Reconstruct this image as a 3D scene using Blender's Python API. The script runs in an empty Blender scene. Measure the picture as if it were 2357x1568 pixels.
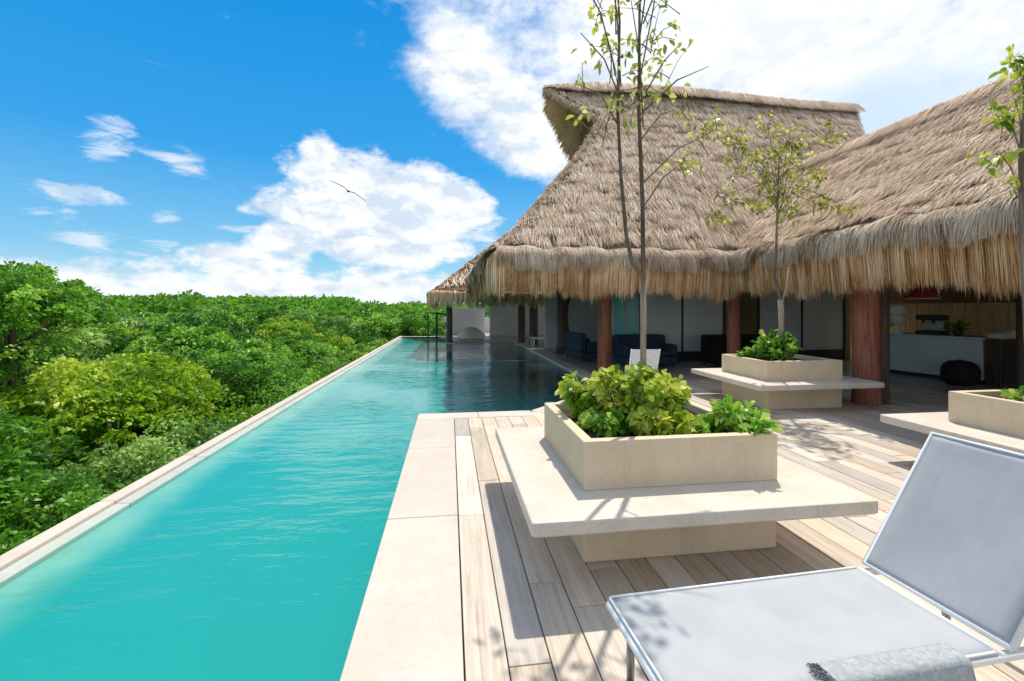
import bpy, math, random
import numpy as np
from mathutils import Vector, Matrix
R = math.radians
rng = np.random.default_rng(7)
random.seed(7)
SC = bpy.context.scene
COL = SC.collection

# ------------------------------------------------------------------ camera
TH = math.atan(143 / 1040)              # the pool axis is +Y, the camera looks a little to the right of it
cam = bpy.data.cameras.new('camera')
cam.sensor_width = 36.0
cam.lens = 1040 / 2357 * 36
cam.shift_y = -74 / 2357
cam.clip_start = 0.05
cam.clip_end = 3000
camo = bpy.data.objects.new('camera', cam)
camo.location = (0, 0, 1.6)
camo.rotation_euler = (R(90), 0, -TH)
COL.objects.link(camo)
SC.camera = camo

# ------------------------------------------------------------------ sun, sky, exposure
SUN_AZ, SUN_EL = R(30.3), R(62.5)
sd = Vector((math.sin(SUN_AZ) * math.cos(SUN_EL), math.cos(SUN_AZ) * math.cos(SUN_EL), math.sin(SUN_EL)))
sun = bpy.data.lights.new('sun', 'SUN')
sun.energy = 3.7
sun.angle = R(0.6)
sun.color = (1.0, 0.94, 0.84)
suno = bpy.data.objects.new('sun', sun)
suno.rotation_euler = sd.to_track_quat('Z', 'Y').to_euler()
suno.location = (5, 8, 20)
COL.objects.link(suno)
SC.view_settings.view_transform = 'Standard'
SC.view_settings.look = 'None'
SC.view_settings.exposure = 0.28
SC.view_settings.gamma = 1
SC.view_settings.use_curve_mapping = False


class NT:
    """small node-tree writer"""
    def __init__(s, tree):
        s.t = tree
        s.n = tree.nodes
        s.l = tree.links

    def new(s, typ, **kw):
        n = s.n.new(typ)
        for k, v in kw.items():
            setattr(n, k, v)
        return n

    def put(s, sock, v):
        if hasattr(v, 'is_output') or isinstance(v, bpy.types.NodeSocket):
            s.l.new(v, sock)
        else:
            if isinstance(v, (tuple, list)) and len(v) == 3 and sock.type == 'RGBA':
                v = (*v, 1)
            sock.default_value = v

    def m(s, op, a, b=0.0, c=0.0, clamp=False):
        n = s.new('ShaderNodeMath', operation=op, use_clamp=clamp)
        s.put(n.inputs[0], a)
        s.put(n.inputs[1], b)
        if op in ('MULTIPLY_ADD', 'SMOOTH_MAX', 'SMOOTH_MIN'):
            s.put(n.inputs[2], c)
        return n.outputs[0]

    def mapr(s, v, a, b, c=0.0, d=1.0, smooth=True):
        n = s.new('ShaderNodeMapRange', interpolation_type='SMOOTHSTEP' if smooth else 'LINEAR')
        s.put(n.inputs['Value'], v)
        for k, x in zip(('From Min', 'From Max', 'To Min', 'To Max'), (a, b, c, d)):
            s.put(n.inputs[k], x)
        return n.outputs[0]

    def mix(s, f, a, b, mode='MIX'):
        n = s.new('ShaderNodeMix', data_type='RGBA', blend_type=mode)
        s.put(n.inputs[0], f)
        s.put(n.inputs[6], a)
        s.put(n.inputs[7], b)
        return n.outputs[2]

    def noise(s, vec, scale, detail=4, rough=0.5, dist=0.0):
        n = s.new('ShaderNodeTexNoise')
        if vec is not None:
            s.put(n.inputs['Vector'], vec)
        n.inputs['Scale'].default_value = scale
        n.inputs['Detail'].default_value = detail
        n.inputs['Roughness'].default_value = rough
        n.inputs['Distortion'].default_value = dist
        return n.outputs[0]

    def mapping(s, vec, scale=(1, 1, 1), loc=(0, 0, 0), rot=(0, 0, 0)):
        n = s.new('ShaderNodeMapping')
        s.put(n.inputs[0], vec)
        n.inputs['Scale'].default_value = scale
        n.inputs['Location'].default_value = loc
        n.inputs['Rotation'].default_value = rot
        return n.outputs[0]

    def ramp(s, f, stops):
        n = s.new('ShaderNodeValToRGB')
        s.put(n.inputs[0], f)
        e = n.color_ramp.elements
        while len(e) < len(stops):
            e.new(0.5)
        for i, (p, c) in enumerate(stops):
            e[i].position = p
            e[i].color = (*c, 1)
        return n.outputs[0]


world = bpy.data.worlds.new('World')
SC.world = world
world.use_nodes = True
T = NT(world.node_tree)
T.n.clear()
out = T.new('ShaderNodeOutputWorld')
bg = T.new('ShaderNodeBackground')
bg.inputs['Strength'].default_value = 0.1
T.l.new(bg.outputs[0], out.inputs[0])
sky = T.new('ShaderNodeTexSky', sky_type='NISHITA')
sky.sun_disc = False
sky.sun_elevation = SUN_EL
sky.sun_rotation = SUN_AZ
sky.air_density = 1.0
sky.dust_density = 0.4
sky.ozone_density = 2.0
tc = T.new('ShaderNodeTexCoord')
sep = T.new('ShaderNodeSeparateXYZ')
T.l.new(tc.outputs['Generated'], sep.inputs[0])
X_, Y_, Z_ = sep.outputs
AZ = T.m('MULTIPLY', T.m('ARCTAN2', X_, Y_), 57.29578)
EL = T.m('MULTIPLY', T.m('ARCSINE', Z_), 57.29578)
# the photograph's polarised, saturated blue: the sky texture, deepened, paler to the horizon
hs = T.new('ShaderNodeHueSaturation')
hs.inputs['Saturation'].default_value = 1.5
T.l.new(sky.outputs[0], hs.inputs['Color'])
grad = T.ramp(T.mapr(EL, 0, 40, 0, 1, False),
              [(0.0, (5.4, 7.9, 9.2)), (0.16, (2.3, 6.0, 9.0)), (0.42, (0.42, 3.9, 8.7)), (0.8, (0.1, 3.1, 8.0)), (1.0, (0.1, 2.4, 6.6))])
blue = T.mix(0.8, hs.outputs[0], grad)
vec = T.mapping(tc.outputs['Generated'], (1, 1, 1.7))
n_big = T.noise(vec, 4.0, 9, 0.55, 0.35)
n_fine = T.noise(vec, 11.0, 8, 0.6, 0.25)
n_puff = T.noise(vec, 30.0, 7, 0.6, 0.2)
nn = T.m('SUBTRACT', T.m('ADD', T.m('ADD', T.m('MULTIPLY', n_big, 0.30), T.m('MULTIPLY', n_fine, 0.45)), T.m('MULTIPLY', n_puff, 0.25)), 0.5)


def blob(a, e, ra, re, tilt=0.0):
    x = T.m('SUBTRACT', AZ, a)
    y = T.m('SUBTRACT', EL, e)
    if tilt:
        c, s_ = math.cos(R(tilt)), math.sin(R(tilt))
        x2 = T.m('ADD', T.m('MULTIPLY', x, c), T.m('MULTIPLY', y, s_))
        y = T.m('SUBTRACT', T.m('MULTIPLY', y, c), T.m('MULTIPLY', x, s_))
        x = x2
    x = T.m('DIVIDE', x, ra)
    y = T.m('DIVIDE', y, re)
    return T.m('SUBTRACT', 1.0, T.m('ADD', T.m('MULTIPLY', x, x), T.m('MULTIPLY', y, y)))


def union(fs):
    f = fs[0]
    for g in fs[1:]:
        f = T.m('SMOOTH_MAX', f, g, 0.25)
    return T.m('MAXIMUM', f, -1.5)


# heaped cloud over the pool
cum = union([blob(-15.0, 17.0, 2.5, 2.6), blob(-11.5, 15.2, 7.0, 3.6), blob(-5.0, 14.6, 6.5, 3.6), blob(0.5, 13.4, 5.5, 3.2, -18),
             blob(-13.0, 11.4, 9.5, 3.4), blob(-5.0, 10.2, 9.0, 3.0), blob(-17.5, 8.2, 6.5, 2.6, 20), blob(-22, 4.6, 6.5, 2.7), blob(-6, 7.2, 11.0, 2.3)])
m_cum = T.mapr(T.m('ADD', cum, T.m('MULTIPLY', nn, 5.2)), -0.18, 0.70)
# the great white sheet overhead and to the right
sheet = union([blob(38, 56, 62, 35.0, 0), blob(34, 28, 36, 14.0), blob(50, 21, 24, 10.0), blob(9, 22.5, 11, 6.0, -32), blob(2, 27.5, 9, 6.5, -36), blob(14, 18.5, 8, 2.6)])
m_sheet = T.mapr(T.m('ADD', sheet, T.m('MULTIPLY', nn, 2.6)), -0.10, 0.85)
# low bank on the horizon
bank = T.m('SUBTRACT', 1.05, T.m('DIVIDE', T.m('ABSOLUTE', T.m('SUBTRACT', EL, 1.2)), 4.0))
m_bank = T.mapr(T.m('ADD', T.m('MAXIMUM', bank, -1.5), T.m('MULTIPLY', nn, 3.4)), 0.05, 0.55)
# thin wisps
wv = T.mapping(tc.outputs['Generated'], (2.0, 2.0, 7.0), rot=(0, R(12), 0))
n_w = T.noise(wv, 6.0, 8, 0.62, 0.6)
wisp = union([blob(-34.2, 15.4, 1.6, 2.1, -50), blob(-27.4, 14.2, 3.6, 1.5, -15), blob(-35.3, 10.4, 3.4, 0.9, -5), blob(-35.2, 6.9, 3.6, 1.5, -18),
              blob(-29.3, 9.2, 1.7, 0.7), blob(-30.5, 6.0, 2.6, 0.9, 10), blob(4.8, 9.2, 3.5, 2.4), blob(-22, 8.6, 5.0, 0.6)])
m_wisp = T.m('MULTIPLY', T.mapr(T.m('ADD', wisp, T.m('MULTIPLY', T.m('SUBTRACT', n_w, 0.5), 8.0)), -0.1, 1.9), 0.68)
# unseen cloud behind the camera, thickened to throw white fill into the shade
m_back = T.m('MULTIPLY', T.mapr(n_big, 0.44, 0.58), T.mapr(T.m('ABSOLUTE', AZ), 62, 85))
m_all = T.m('MAXIMUM', T.m('MAXIMUM', m_cum, m_sheet), T.m('MAXIMUM', T.m('MULTIPLY', m_bank, 0.97), T.m('MAXIMUM', m_wisp, m_back)))
m_all = T.m('MULTIPLY', m_all, T.mapr(Z_, -0.02, 0.005))
shade = T.noise(T.mapping(tc.outputs['Generated'], (1, 1, 2.2), loc=(0.3, 0.1, 0.06)), 9.0, 8, 0.6, 0.3)
lit_a = T.noise(vec, 14.0, 6, 0.55, 0.25)
lit_b = T.noise(T.mapping(tc.outputs['Generated'], (1, 1, 1.7), loc=(0.006, 0.010, 0.030)), 14.0, 6, 0.55, 0.25)
relief = T.mapr(T.m('SUBTRACT', lit_a, lit_b), -0.07, 0.07, -0.06, 0.06, False)
shade = T.m('ADD', shade, relief)
ccol = T.ramp(T.mapr(shade, 0.36, 0.62, 0, 1, False), [(0.0, (6.4, 7.4, 8.7)), (0.4, (8.1, 8.7, 9.3)), (0.7, (9.3, 9.5, 9.8)), (1.0, (10.0, 10.1, 10.2))])
thin = T.m('MULTIPLY', blob(47, 18, 12, 5.0), 0.8, clamp=True)
ccol = T.mix(T.m('MULTIPLY', T.mapr(AZ, 8, 30), 0.55), ccol, (9.7, 9.85, 10.0))
ccol = T.mix(thin, ccol, (5.4, 7.3, 9.1))
ccol = T.mix(T.mapr(EL, 26, 45), ccol, T.mix(0.5, ccol, (15.0, 14.6, 13.8)))  # cloud high overhead brightened to lift the shaded roof and walls
ccol = T.mix(m_back, ccol, T.mix(0.5, ccol, (16.0, 15.2, 14.0)))  # unseen rear cloud brightened likewise, as added fill
blue = T.mix(1.0, blue, (0.87, 0.87, 0.87), 'MULTIPLY')
ccol = T.mix(1.0, ccol, (0.89, 0.89, 0.885), 'MULTIPLY')
final = T.mix(m_all, blue, ccol)
T.l.new(final, bg.inputs['Color'])


# ------------------------------------------------------------------ materials
def mat(name, col=(0.5, 0.5, 0.5), rough=0.7, build=None, spec=0.3):
    m = bpy.data.materials.new(name)
    m.use_nodes = True
    t = NT(m.node_tree)
    b = m.node_tree.nodes['Principled BSDF']
    b.inputs['Base Color'].default_value = (*col, 1)
    b.inputs['Roughness'].default_value = rough
    b.inputs['Specular IOR Level'].default_value = spec
    if build:
        build(t, b)
    return m


def bump(t, b, h, strength=0.3, dist=0.01):
    n = t.new('ShaderNodeBump')
    n.inputs['Strength'].default_value = strength
    n.inputs['Distance'].default_value = dist
    t.l.new(h, n.inputs['Height'])
    t.l.new(n.outputs[0], b.inputs['Normal'])


def objvec(t):
    """object coordinates, shifted by a random amount for every object"""
    c = t.new('ShaderNodeTexCoord')
    oi = t.new('ShaderNodeObjectInfo')
    v = t.new('ShaderNodeVectorMath', operation='MULTIPLY_ADD')
    t.l.new(oi.outputs['Random'], v.inputs[0])
    v.inputs[1].default_value = (37, 53, 11)
    t.l.new(c.outputs['Object'], v.inputs[2])
    return v.outputs[0], oi.outputs['Random']


def stone(c1, c2, c3, scale=2.0, bs=0.25, stain=0.35):
    def f(t, b):
        v, r = objvec(t)
        big = t.noise(v, scale, 5, 0.6)
        fine = t.noise(v, scale * 22, 4, 0.65)
        c = t.mix(t.mapr(big, 0.32, 0.68), c1, c2)
        c = t.mix(t.m('MULTIPLY', t.mapr(fine, 0.5, 0.75), stain), c, c3)
        streak = t.noise(t.mapping(v, (7, 7, 0.7)), 1.6, 5, 0.7)
        c = t.mix(t.m('MULTIPLY', t.mapr(streak, 0.52, 0.78), stain), c, c3)
        hv = t.new('ShaderNodeHueSaturation')
        t.put(hv.inputs['Value'], t.m('ADD', 0.94, t.m('MULTIPLY', r, 0.1)))
        t.l.new(c, hv.inputs['Color'])
        t.l.new(hv.outputs[0], b.inputs['Base Color'])
        t.l.new(t.m('ADD', fine, t.m('MULTIPLY', big, 0.8)), t.new('NodeReroute').inputs[0])
        bump(t, b, t.m('ADD', fine, big), bs, 0.006)
    return f


def wood(t, b, pal, grain=(26, 1.0, 26), lo=0.3, bs=0.35):
    v, r = objvec(t)
    g = t.noise(t.mapping(v, grain), 1.0, 7, 0.68, 0.9)
    g2 = t.noise(t.mapping(v, tuple(x * 3.5 for x in grain)), 1.0, 4, 0.6)
    cl = t.noise(v, 2.3, 4, 0.6)
    c = t.ramp(t.mapr(g, 0.3, 0.72, 0, 1, False), pal)
    c = t.mix(t.m('MULTIPLY', t.mapr(g2, 0.54, 0.76), 0.32), c, tuple(x * 0.55 for x in pal[0][1]))
    c = t.mix(t.m('MULTIPLY', t.mapr(cl, 0.45, 0.7), 0.4), c, pal[-1][1])
    hv = t.new('ShaderNodeHueSaturation')
    t.put(hv.inputs['Value'], t.m('ADD', 0.74, t.m('MULTIPLY', r, 0.42)))
    t.put(hv.inputs['Saturation'], t.m('ADD', 0.72, t.m('MULTIPLY', t.m('FRACT', t.m('MULTIPLY', r, 7.3)), 0.5)))
    t.l.new(c, hv.inputs['Color'])
    t.l.new(hv.outputs[0], b.inputs['Base Color'])
    bump(t, b, t.m('ADD', g, t.m('MULTIPLY', g2, 0.5)), bs, 0.003)


M = {}
M['deck_wood'] = mat('weathered_deck_board', rough=0.62, build=lambda t, b: wood(t, b, [(0, (0.40, 0.305, 0.22)), (0.4, (0.555, 0.455, 0.355)), (0.75, (0.635, 0.54, 0.435)), (1, (0.68, 0.59, 0.485))]))
M['coping'] = mat('cream_coping_stone', rough=0.6, build=stone((0.60, 0.535, 0.455), (0.545, 0.475, 0.40), (0.42, 0.35, 0.285), 1.6, 0.3, 0.45))
M['wet_coping'] = mat('wet_overflow_stone', rough=0.3, spec=0.4, build=stone((0.52, 0.53, 0.46), (0.46, 0.48, 0.42), (0.36, 0.38, 0.32), 2.5, 0.15, 0.3))
M['plaster'] = mat('cream_planter_plaster', rough=0.8, build=stone((0.74, 0.585, 0.395), (0.67, 0.52, 0.345), (0.50, 0.37, 0.235), 2.2, 0.5, 0.4))
M['bench'] = mat('polished_cream_bench', rough=0.5, build=stone((0.68, 0.60, 0.50), (0.61, 0.53, 0.435), (0.44, 0.365, 0.29), 2.6, 0.35, 0.5))
M['soil'] = mat('planter_soil', (0.05, 0.032, 0.018), 0.95)
M['ground'] = mat('jungle_ground', (0.03, 0.045, 0.015), 0.95)
M['podium'] = mat('podium_concrete', rough=0.85, build=stone((0.42, 0.38, 0.33), (0.33, 0.30, 0.26), (0.2, 0.18, 0.15), 0.7, 0.3, 0.4))
M['dark_gap'] = mat('dark_underlay', (0.10, 0.08, 0.06), 0.9)


def tile_floor(t, b):
    c = t.new('ShaderNodeTexCoord')
    br = t.new('ShaderNodeTexBrick')
    t.l.new(t.mapping(c.outputs['Object'], rot=(0, 0, R(90))), br.inputs['Vector'])
    br.inputs['Scale'].default_value = 1
    br.inputs['Brick Width'].default_value = 1.2
    br.inputs['Row Height'].default_value = 0.3
    br.inputs['Mortar Size'].default_value = 0.006
    br.inputs['Color1'].default_value = (0.50, 0.45, 0.39, 1)
    br.inputs['Color2'].default_value = (0.42, 0.38, 0.33, 1)
    br.inputs['Mortar'].default_value = (0.06, 0.05, 0.045, 1)
    n = t.noise(c.outputs['Object'], 3, 6, 0.65)
    t.l.new(t.mix(t.m('MULTIPLY', t.mapr(n, 0.4, 0.7), 0.5), br.outputs[0], (0.26, 0.235, 0.22)), b.inputs['Base Color'])


M['floor'] = mat('terrace_floor_tile', rough=0.3, build=tile_floor)


def pool_tile(t, b):
    c = t.new('ShaderNodeTexCoord')
    n = t.noise(c.outputs['Object'], 0.6, 3, 0.5)
    t.l.new(t.mix(t.mapr(n, 0.3, 0.7), (0.006, 0.295, 0.285), (0.009, 0.265, 0.26)), b.inputs['Base Color'])


M['pool_tile'] = mat('turquoise_pool_plaster', rough=0.6, build=pool_tile)
def ledge_build(t, b):
    # stone tiles on the shelf give way to turquoise plaster farther in
    c = t.new('ShaderNodeTexCoord')
    sp = t.new('ShaderNodeSeparateXYZ')
    t.l.new(c.outputs['Object'], sp.inputs[0])
    n = t.noise(c.outputs['Object'], 2.2, 5, 0.6)
    st_ = t.mix(t.mapr(n, 0.3, 0.7), (0.30, 0.44, 0.36), (0.22, 0.42, 0.36))
    f_ = t.mapr(t.m('ADD', sp.outputs[0], t.m('MULTIPLY', t.m('SUBTRACT', n, 0.5), 0.25)), -2.60, -2.25)
    t.l.new(t.mix(f_, st_, (0.006, 0.295, 0.285)), b.inputs['Base Color'])


M['pool_ledge'] = mat('pale_submerged_ledge', rough=0.6, build=ledge_build)

# water: Fresnel reflection over tinted see-through, wind ripples
m = bpy.data.materials.new('pool_water')
m.use_nodes = True
t = NT(m.node_tree)
t.n.clear()
o = t.new('ShaderNodeOutputMaterial')
gl = t.new('ShaderNodeBsdfGlossy')
gl.inputs['Roughness'].default_value = 0.03
gl.inputs['Color'].default_value = (0.95, 0.98, 1, 1)
tr = t.new('ShaderNodeBsdfTransparent')
tr.inputs['Color'].default_value = (0.74, 0.975, 0.965, 1)
fr = t.new('ShaderNodeFresnel')
fr.inputs['IOR'].default_value = 1.33
mx = t.new('ShaderNodeMixShader')
c = t.new('ShaderNodeTexCoord')
w1 = t.noise(t.mapping(c.outputs['Object'], (1.2, 3.0, 1), rot=(0, 0, R(6))), 1.5, 4, 0.5, 0.0)
w2 = t.noise(t.mapping(c.outputs['Object'], (1.0, 2.4, 1), rot=(0, 0, R(-14))), 6.5, 3, 0.5, 0.0)
patch = t.mapr(t.noise(c.outputs['Object'], 0.35, 2, 0.5), 0.36, 0.6, 0.3, 1.0)
h = t.m('MULTIPLY', t.m('ADD', w1, t.m('MULTIPLY', w2, 0.22)), patch)
bn = t.new('ShaderNodeBump')
bn.inputs['Strength'].default_value = 0.9
bn.inputs['Distance'].default_value = 0.05
t.l.new(h, bn.inputs['Height'])
t.l.new(bn.outputs[0], gl.inputs['Normal'])
t.l.new(bn.outputs[0], fr.inputs['Normal'])
t.l.new(fr.outputs[0], mx.inputs[0])
t.l.new(tr.outputs[0], mx.inputs[1])
t.l.new(gl.outputs[0], mx.inputs[2])
t.l.new(mx.outputs[0], o.inputs[0])
M['water'] = m


def thatch_mat(name, stops, trans=0.0):
    def f(t, b):
        a = t.new('ShaderNodeAttribute', attribute_name='tint')
        c = t.new('ShaderNodeTexCoord')
        n = t.noise(c.outputs['Object'], 1.3, 5, 0.65)
        v = t.m('ADD', a.outputs['Fac'], t.m('MULTIPLY', t.m('SUBTRACT', n, 0.5), 1.5))
        t.l.new(t.ramp(v, stops), b.inputs['Base Color'])
    return mat(name, rough=0.85, build=f, spec=0.15)


M['thatch'] = thatch_mat('grey_weathered_thatch', [(0, (0.38, 0.245, 0.155)), (0.3, (0.68, 0.50, 0.345)), (0.65, (0.82, 0.645, 0.475)), (1, (0.90, 0.76, 0.60))])
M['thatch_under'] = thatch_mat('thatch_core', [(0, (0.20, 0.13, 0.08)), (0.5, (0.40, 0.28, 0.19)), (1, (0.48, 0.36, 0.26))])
M['fringe'] = thatch_mat('brown_eave_straw', [(0, (0.32, 0.15, 0.07)), (0.3, (0.56, 0.32, 0.15)), (0.65, (0.74, 0.49, 0.27)), (1, (0.84, 0.65, 0.44))])
M['collar'] = thatch_mat('pale_eave_collar_straw', [(0, (0.30, 0.20, 0.13)), (0.4, (0.50, 0.375, 0.265)), (1, (0.72, 0.59, 0.45))])


def timber(t, b, pal=((0.13, 0.042, 0.022), (0.33, 0.11, 0.062), (0.42, 0.16, 0.095))):
    v, r = objvec(t)
    g = t.noise(t.mapping(v, (14, 14, 1.1)), 1, 6, 0.65, 0.8)
    t.l.new(t.ramp(t.mapr(g, 0.3, 0.7, 0, 1, False), [(0, pal[0]), (0.5, pal[1]), (1, pal[2])]), b.inputs['Base Color'])
    bump(t, b, g, 0.6, 0.02)


M['column'] = mat('red_brown_round_timber', rough=0.55, build=timber)
M['dark_timber'] = mat('dark_brown_timber', rough=0.7, build=lambda t, b: timber(t, b, ((0.05, 0.032, 0.022), (0.11, 0.07, 0.05), (0.17, 0.115, 0.085))))
M['glass_pane'] = mat('blue_grey_glass', (0.62, 0.66, 0.65), 0.25, spec=0.6)
M['teal_pane'] = mat('teal_tinted_glass', (0.12, 0.50, 0.48), 0.2, spec=0.7)
M['metal'] = mat('brushed_grey_metal', (0.35, 0.36, 0.37), 0.35)
M['metal'].node_tree.nodes['Principled BSDF'].inputs['Metallic'].default_value = 0.8
M['dark_metal'] = mat('charcoal_metal', (0.035, 0.037, 0.04), 0.45)
M['white_metal'] = mat('white_powder_coated_frame', (0.82, 0.82, 0.80), 0.35, spec=0.5)


def sling(t, b):
    c = t.new('ShaderNodeTexCoord')
    v = c.outputs['Object']
    wv_ = t.new('ShaderNodeTexWave', wave_type='BANDS', bands_direction='X')
    wv_.inputs['Scale'].default_value = 130
    t.l.new(v, wv_.inputs['Vector'])
    wh = t.new('ShaderNodeTexWave', wave_type='BANDS', bands_direction='Y')
    wh.inputs['Scale'].default_value = 130
    t.l.new(v, wh.inputs['Vector'])
    h_ = t.m('MULTIPLY', wv_.outputs['Fac'], wh.outputs['Fac'])
    n = t.noise(v, 4.0, 4, 0.6)
    c1 = t.mix(t.mapr(n, 0.3, 0.7), (0.415, 0.425, 0.44), (0.46, 0.47, 0.48))
    t.l.new(t.mix(t.m('MULTIPLY', h_, 0.25), c1, (0.36, 0.375, 0.39)), b.inputs['Base Color'])
    wr = t.noise(t.mapping(v, (1.2, 5.0, 1)), 2.2, 4, 0.55)
    bump(t, b, t.m('ADD', h_, t.m('MULTIPLY', wr, 9)), 0.35, 0.004)


M['sling'] = mat('pale_blue_grey_sling_mesh', rough=0.6, build=sling)


def cloth(col):
    def f(t, b):
        c = t.new('ShaderNodeTexCoord')
        n = t.noise(c.outputs['Object'], 55, 4, 0.7)
        n2 = t.noise(c.outputs['Object'], 5, 3, 0.5)
        t.l.new(t.mix(t.mapr(n, 0.35, 0.7), tuple(x * 0.8 for x in col), tuple(min(1, x * 1.1) for x in col)), b.inputs['Base Color'])
        bump(t, b, t.m('ADD', n, t.m('MULTIPLY', n2, 2)), 0.5, 0.006)
    return f


M['towel'] = mat('grey_towelling', rough=0.95, build=cloth((0.40, 0.415, 0.41)))
M['fringe_cloth'] = mat('speckled_dark_fringe', rough=0.95, build=cloth((0.16, 0.17, 0.19)))
M['navy'] = mat('navy_upholstery', rough=0.9, build=cloth((0.03, 0.05, 0.075)))
M['black'] = mat('black_woven_seat', rough=0.8, build=cloth((0.012, 0.013, 0.014)))
M['cream_cloth'] = mat('cream_cushion_cloth', rough=0.95, build=cloth((0.72, 0.66, 0.50)))
M['white_cloth'] = mat('white_canvas', rough=0.9, build=cloth((0.75, 0.75, 0.80)))
M['white_ceramic'] = mat('white_glazed_ceramic', (0.80, 0.80, 0.75), 0.3, spec=0.5)
M['counter'] = mat('pale_grey_counter', rough=0.5, build=stone((0.62, 0.66, 0.66), (0.55, 0.60, 0.60), (0.42, 0.46, 0.46), 1.6, 0.15, 0.3))
M['ochre'] = mat('ochre_timber_wall', rough=0.75, build=lambda t, b: timber(t, b, ((0.55, 0.36, 0.16), (0.74, 0.52, 0.25), (0.82, 0.64, 0.36))))
M['pale_wall'] = mat('pale_lilac_render', rough=0.85, build=stone((0.62, 0.60, 0.62), (0.54, 0.53, 0.55), (0.40, 0.40, 0.41), 0.8, 0.2, 0.3))
M['grey_wall'] = mat('grey_interior_render', rough=0.85, build=stone((0.60, 0.60, 0.58), (0.54, 0.54, 0.53), (0.42, 0.42, 0.41), 0.8, 0.2, 0.3))
M['red_shade'] = mat('dark_red_lampshade', (0.36, 0.045, 0.03), 0.6)
M['bark'] = mat('thin_brown_bark', rough=0.85, build=lambda t, b: timber(t, b, ((0.08, 0.055, 0.035), (0.20, 0.145, 0.10), (0.34, 0.27, 0.20))))
def two_tone_bark(t, b):
    v, r = objvec(t)
    c = t.new('ShaderNodeTexCoord')
    sp = t.new('ShaderNodeSeparateXYZ')
    t.l.new(c.outputs['Object'], sp.inputs[0])
    g = t.noise(t.mapping(v, (30, 30, 5)), 1, 5, 0.65, 0.5)
    k = t.mapr(t.m('ADD', sp.outputs[2], t.m('MULTIPLY', t.m('SUBTRACT', g, 0.5), 0.9)), 0.55, 1.5)
    lo = t.mix(t.mapr(g, 0.3, 0.7), (0.24, 0.175, 0.115), (0.44, 0.36, 0.26))
    hi = t.mix(t.mapr(g, 0.3, 0.7), (0.07, 0.048, 0.032), (0.20, 0.145, 0.10))
    t.l.new(t.mix(k, lo, hi), b.inputs['Base Color'])
    bump(t, b, g, 0.5, 0.01)


M['two_tone'] = mat('pale_to_brown_bark', rough=0.85, build=two_tone_bark)
M['pale_bark'] = mat('pale_beige_bark', rough=0.85, build=lambda t, b: timber(t, b, ((0.22, 0.16, 0.10), (0.38, 0.30, 0.21), (0.46, 0.38, 0.28))))
M['bird'] = mat('dark_slate_feathers', (0.03, 0.035, 0.04), 0.8)


def leaf_mat(name, stops, trans=0.35, vary=0.25, gloss=0.45):
    m = bpy.data.materials.new(name)
    m.use_nodes = True
    t = NT(m.node_tree)
    b = m.node_tree.nodes['Principled BSDF']
    a = t.new('ShaderNodeAttribute', attribute_name='tint')
    oi = t.new('ShaderNodeObjectInfo')
    v = t.m('ADD', a.outputs['Fac'], t.m('MULTIPLY', t.m('SUBTRACT', oi.outputs['Random'], 0.5), vary))
    col = t.ramp(v, stops)
    t.l.new(col, b.inputs['Base Color'])
    b.inputs['Roughness'].default_value = gloss
    b.inputs['Specular IOR Level'].default_value = 0.35
    tl = t.new('ShaderNodeBsdfTranslucent')
    hv = t.new('ShaderNodeHueSaturation')
    hv.inputs['Value'].default_value = 1.5
    hv.inputs['Hue'].default_value = 0.485
    t.l.new(col, hv.inputs['Color'])
    t.l.new(hv.outputs[0], tl.inputs['Color'])
    ms = t.new('ShaderNodeMixShader')
    ms.inputs[0].default_value = trans
    t.l.new(b.outputs[0], ms.inputs[1])
    t.l.new(tl.outputs[0], ms.inputs[2])
    t.l.new(ms.outputs[0], t.n['Material Output'].inputs[0])
    return m


M['leaf_mid'] = leaf_mat('mid_green_jungle_leaf', [(0, (0.022, 0.085, 0.008)), (0.35, (0.066, 0.22, 0.014)), (0.7, (0.14, 0.37, 0.024)), (1, (0.34, 0.58, 0.09))], vary=0.4)
M['leaf_yellow'] = leaf_mat('yellow_green_jungle_leaf', [(0, (0.04, 0.11, 0.006)), (0.35, (0.12, 0.28, 0.008)), (0.7, (0.24, 0.43, 0.015)), (1, (0.48, 0.60, 0.07))])
M['leaf_grey'] = leaf_mat('grey_green_jungle_leaf', [(0, (0.04, 0.09, 0.015)), (0.35, (0.11, 0.25, 0.04)), (0.7, (0.22, 0.41, 0.075)), (1, (0.42, 0.58, 0.17))])
M['leaf_shrub'] = leaf_mat('yellow_green_shrub_leaf', [(0, (0.06, 0.15, 0.01)), (0.3, (0.20, 0.34, 0.02)), (0.65, (0.46, 0.54, 0.05)), (1, (0.80, 0.78, 0.24))], 0.3)
M['leaf_fresh'] = leaf_mat('fresh_green_shrub_leaf', [(0, (0.03, 0.12, 0.01)), (0.4, (0.10, 0.30, 0.015)), (0.75, (0.26, 0.48, 0.04)), (1, (0.55, 0.68, 0.16))], 0.3)
M['leaf_tree'] = leaf_mat('sparse_olive_tree_leaf', [(0, (0.14, 0.17, 0.03)), (0.4, (0.32, 0.37, 0.06)), (0.75, (0.55, 0.56, 0.14)), (1, (0.72, 0.70, 0.30))], 0.45)


# ------------------------------------------------------------------ building helpers
def link(name, me, m=None, parent=None, loc=None):
    o = bpy.data.objects.new(name, me)
    COL.objects.link(o)
    if m is not None and me is not None and not me.materials:
        me.materials.append(m)
    if parent is not None:
        o.parent = parent
    if loc is not None:
        o.location = loc
    return o


def tag(o, label=None, cat=None, group=None, kind=None):
    if label:
        o['label'] = label
    if cat:
        o['category'] = cat
    if group:
        o['group'] = group
    if kind:
        o['kind'] = kind
    return o


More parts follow.
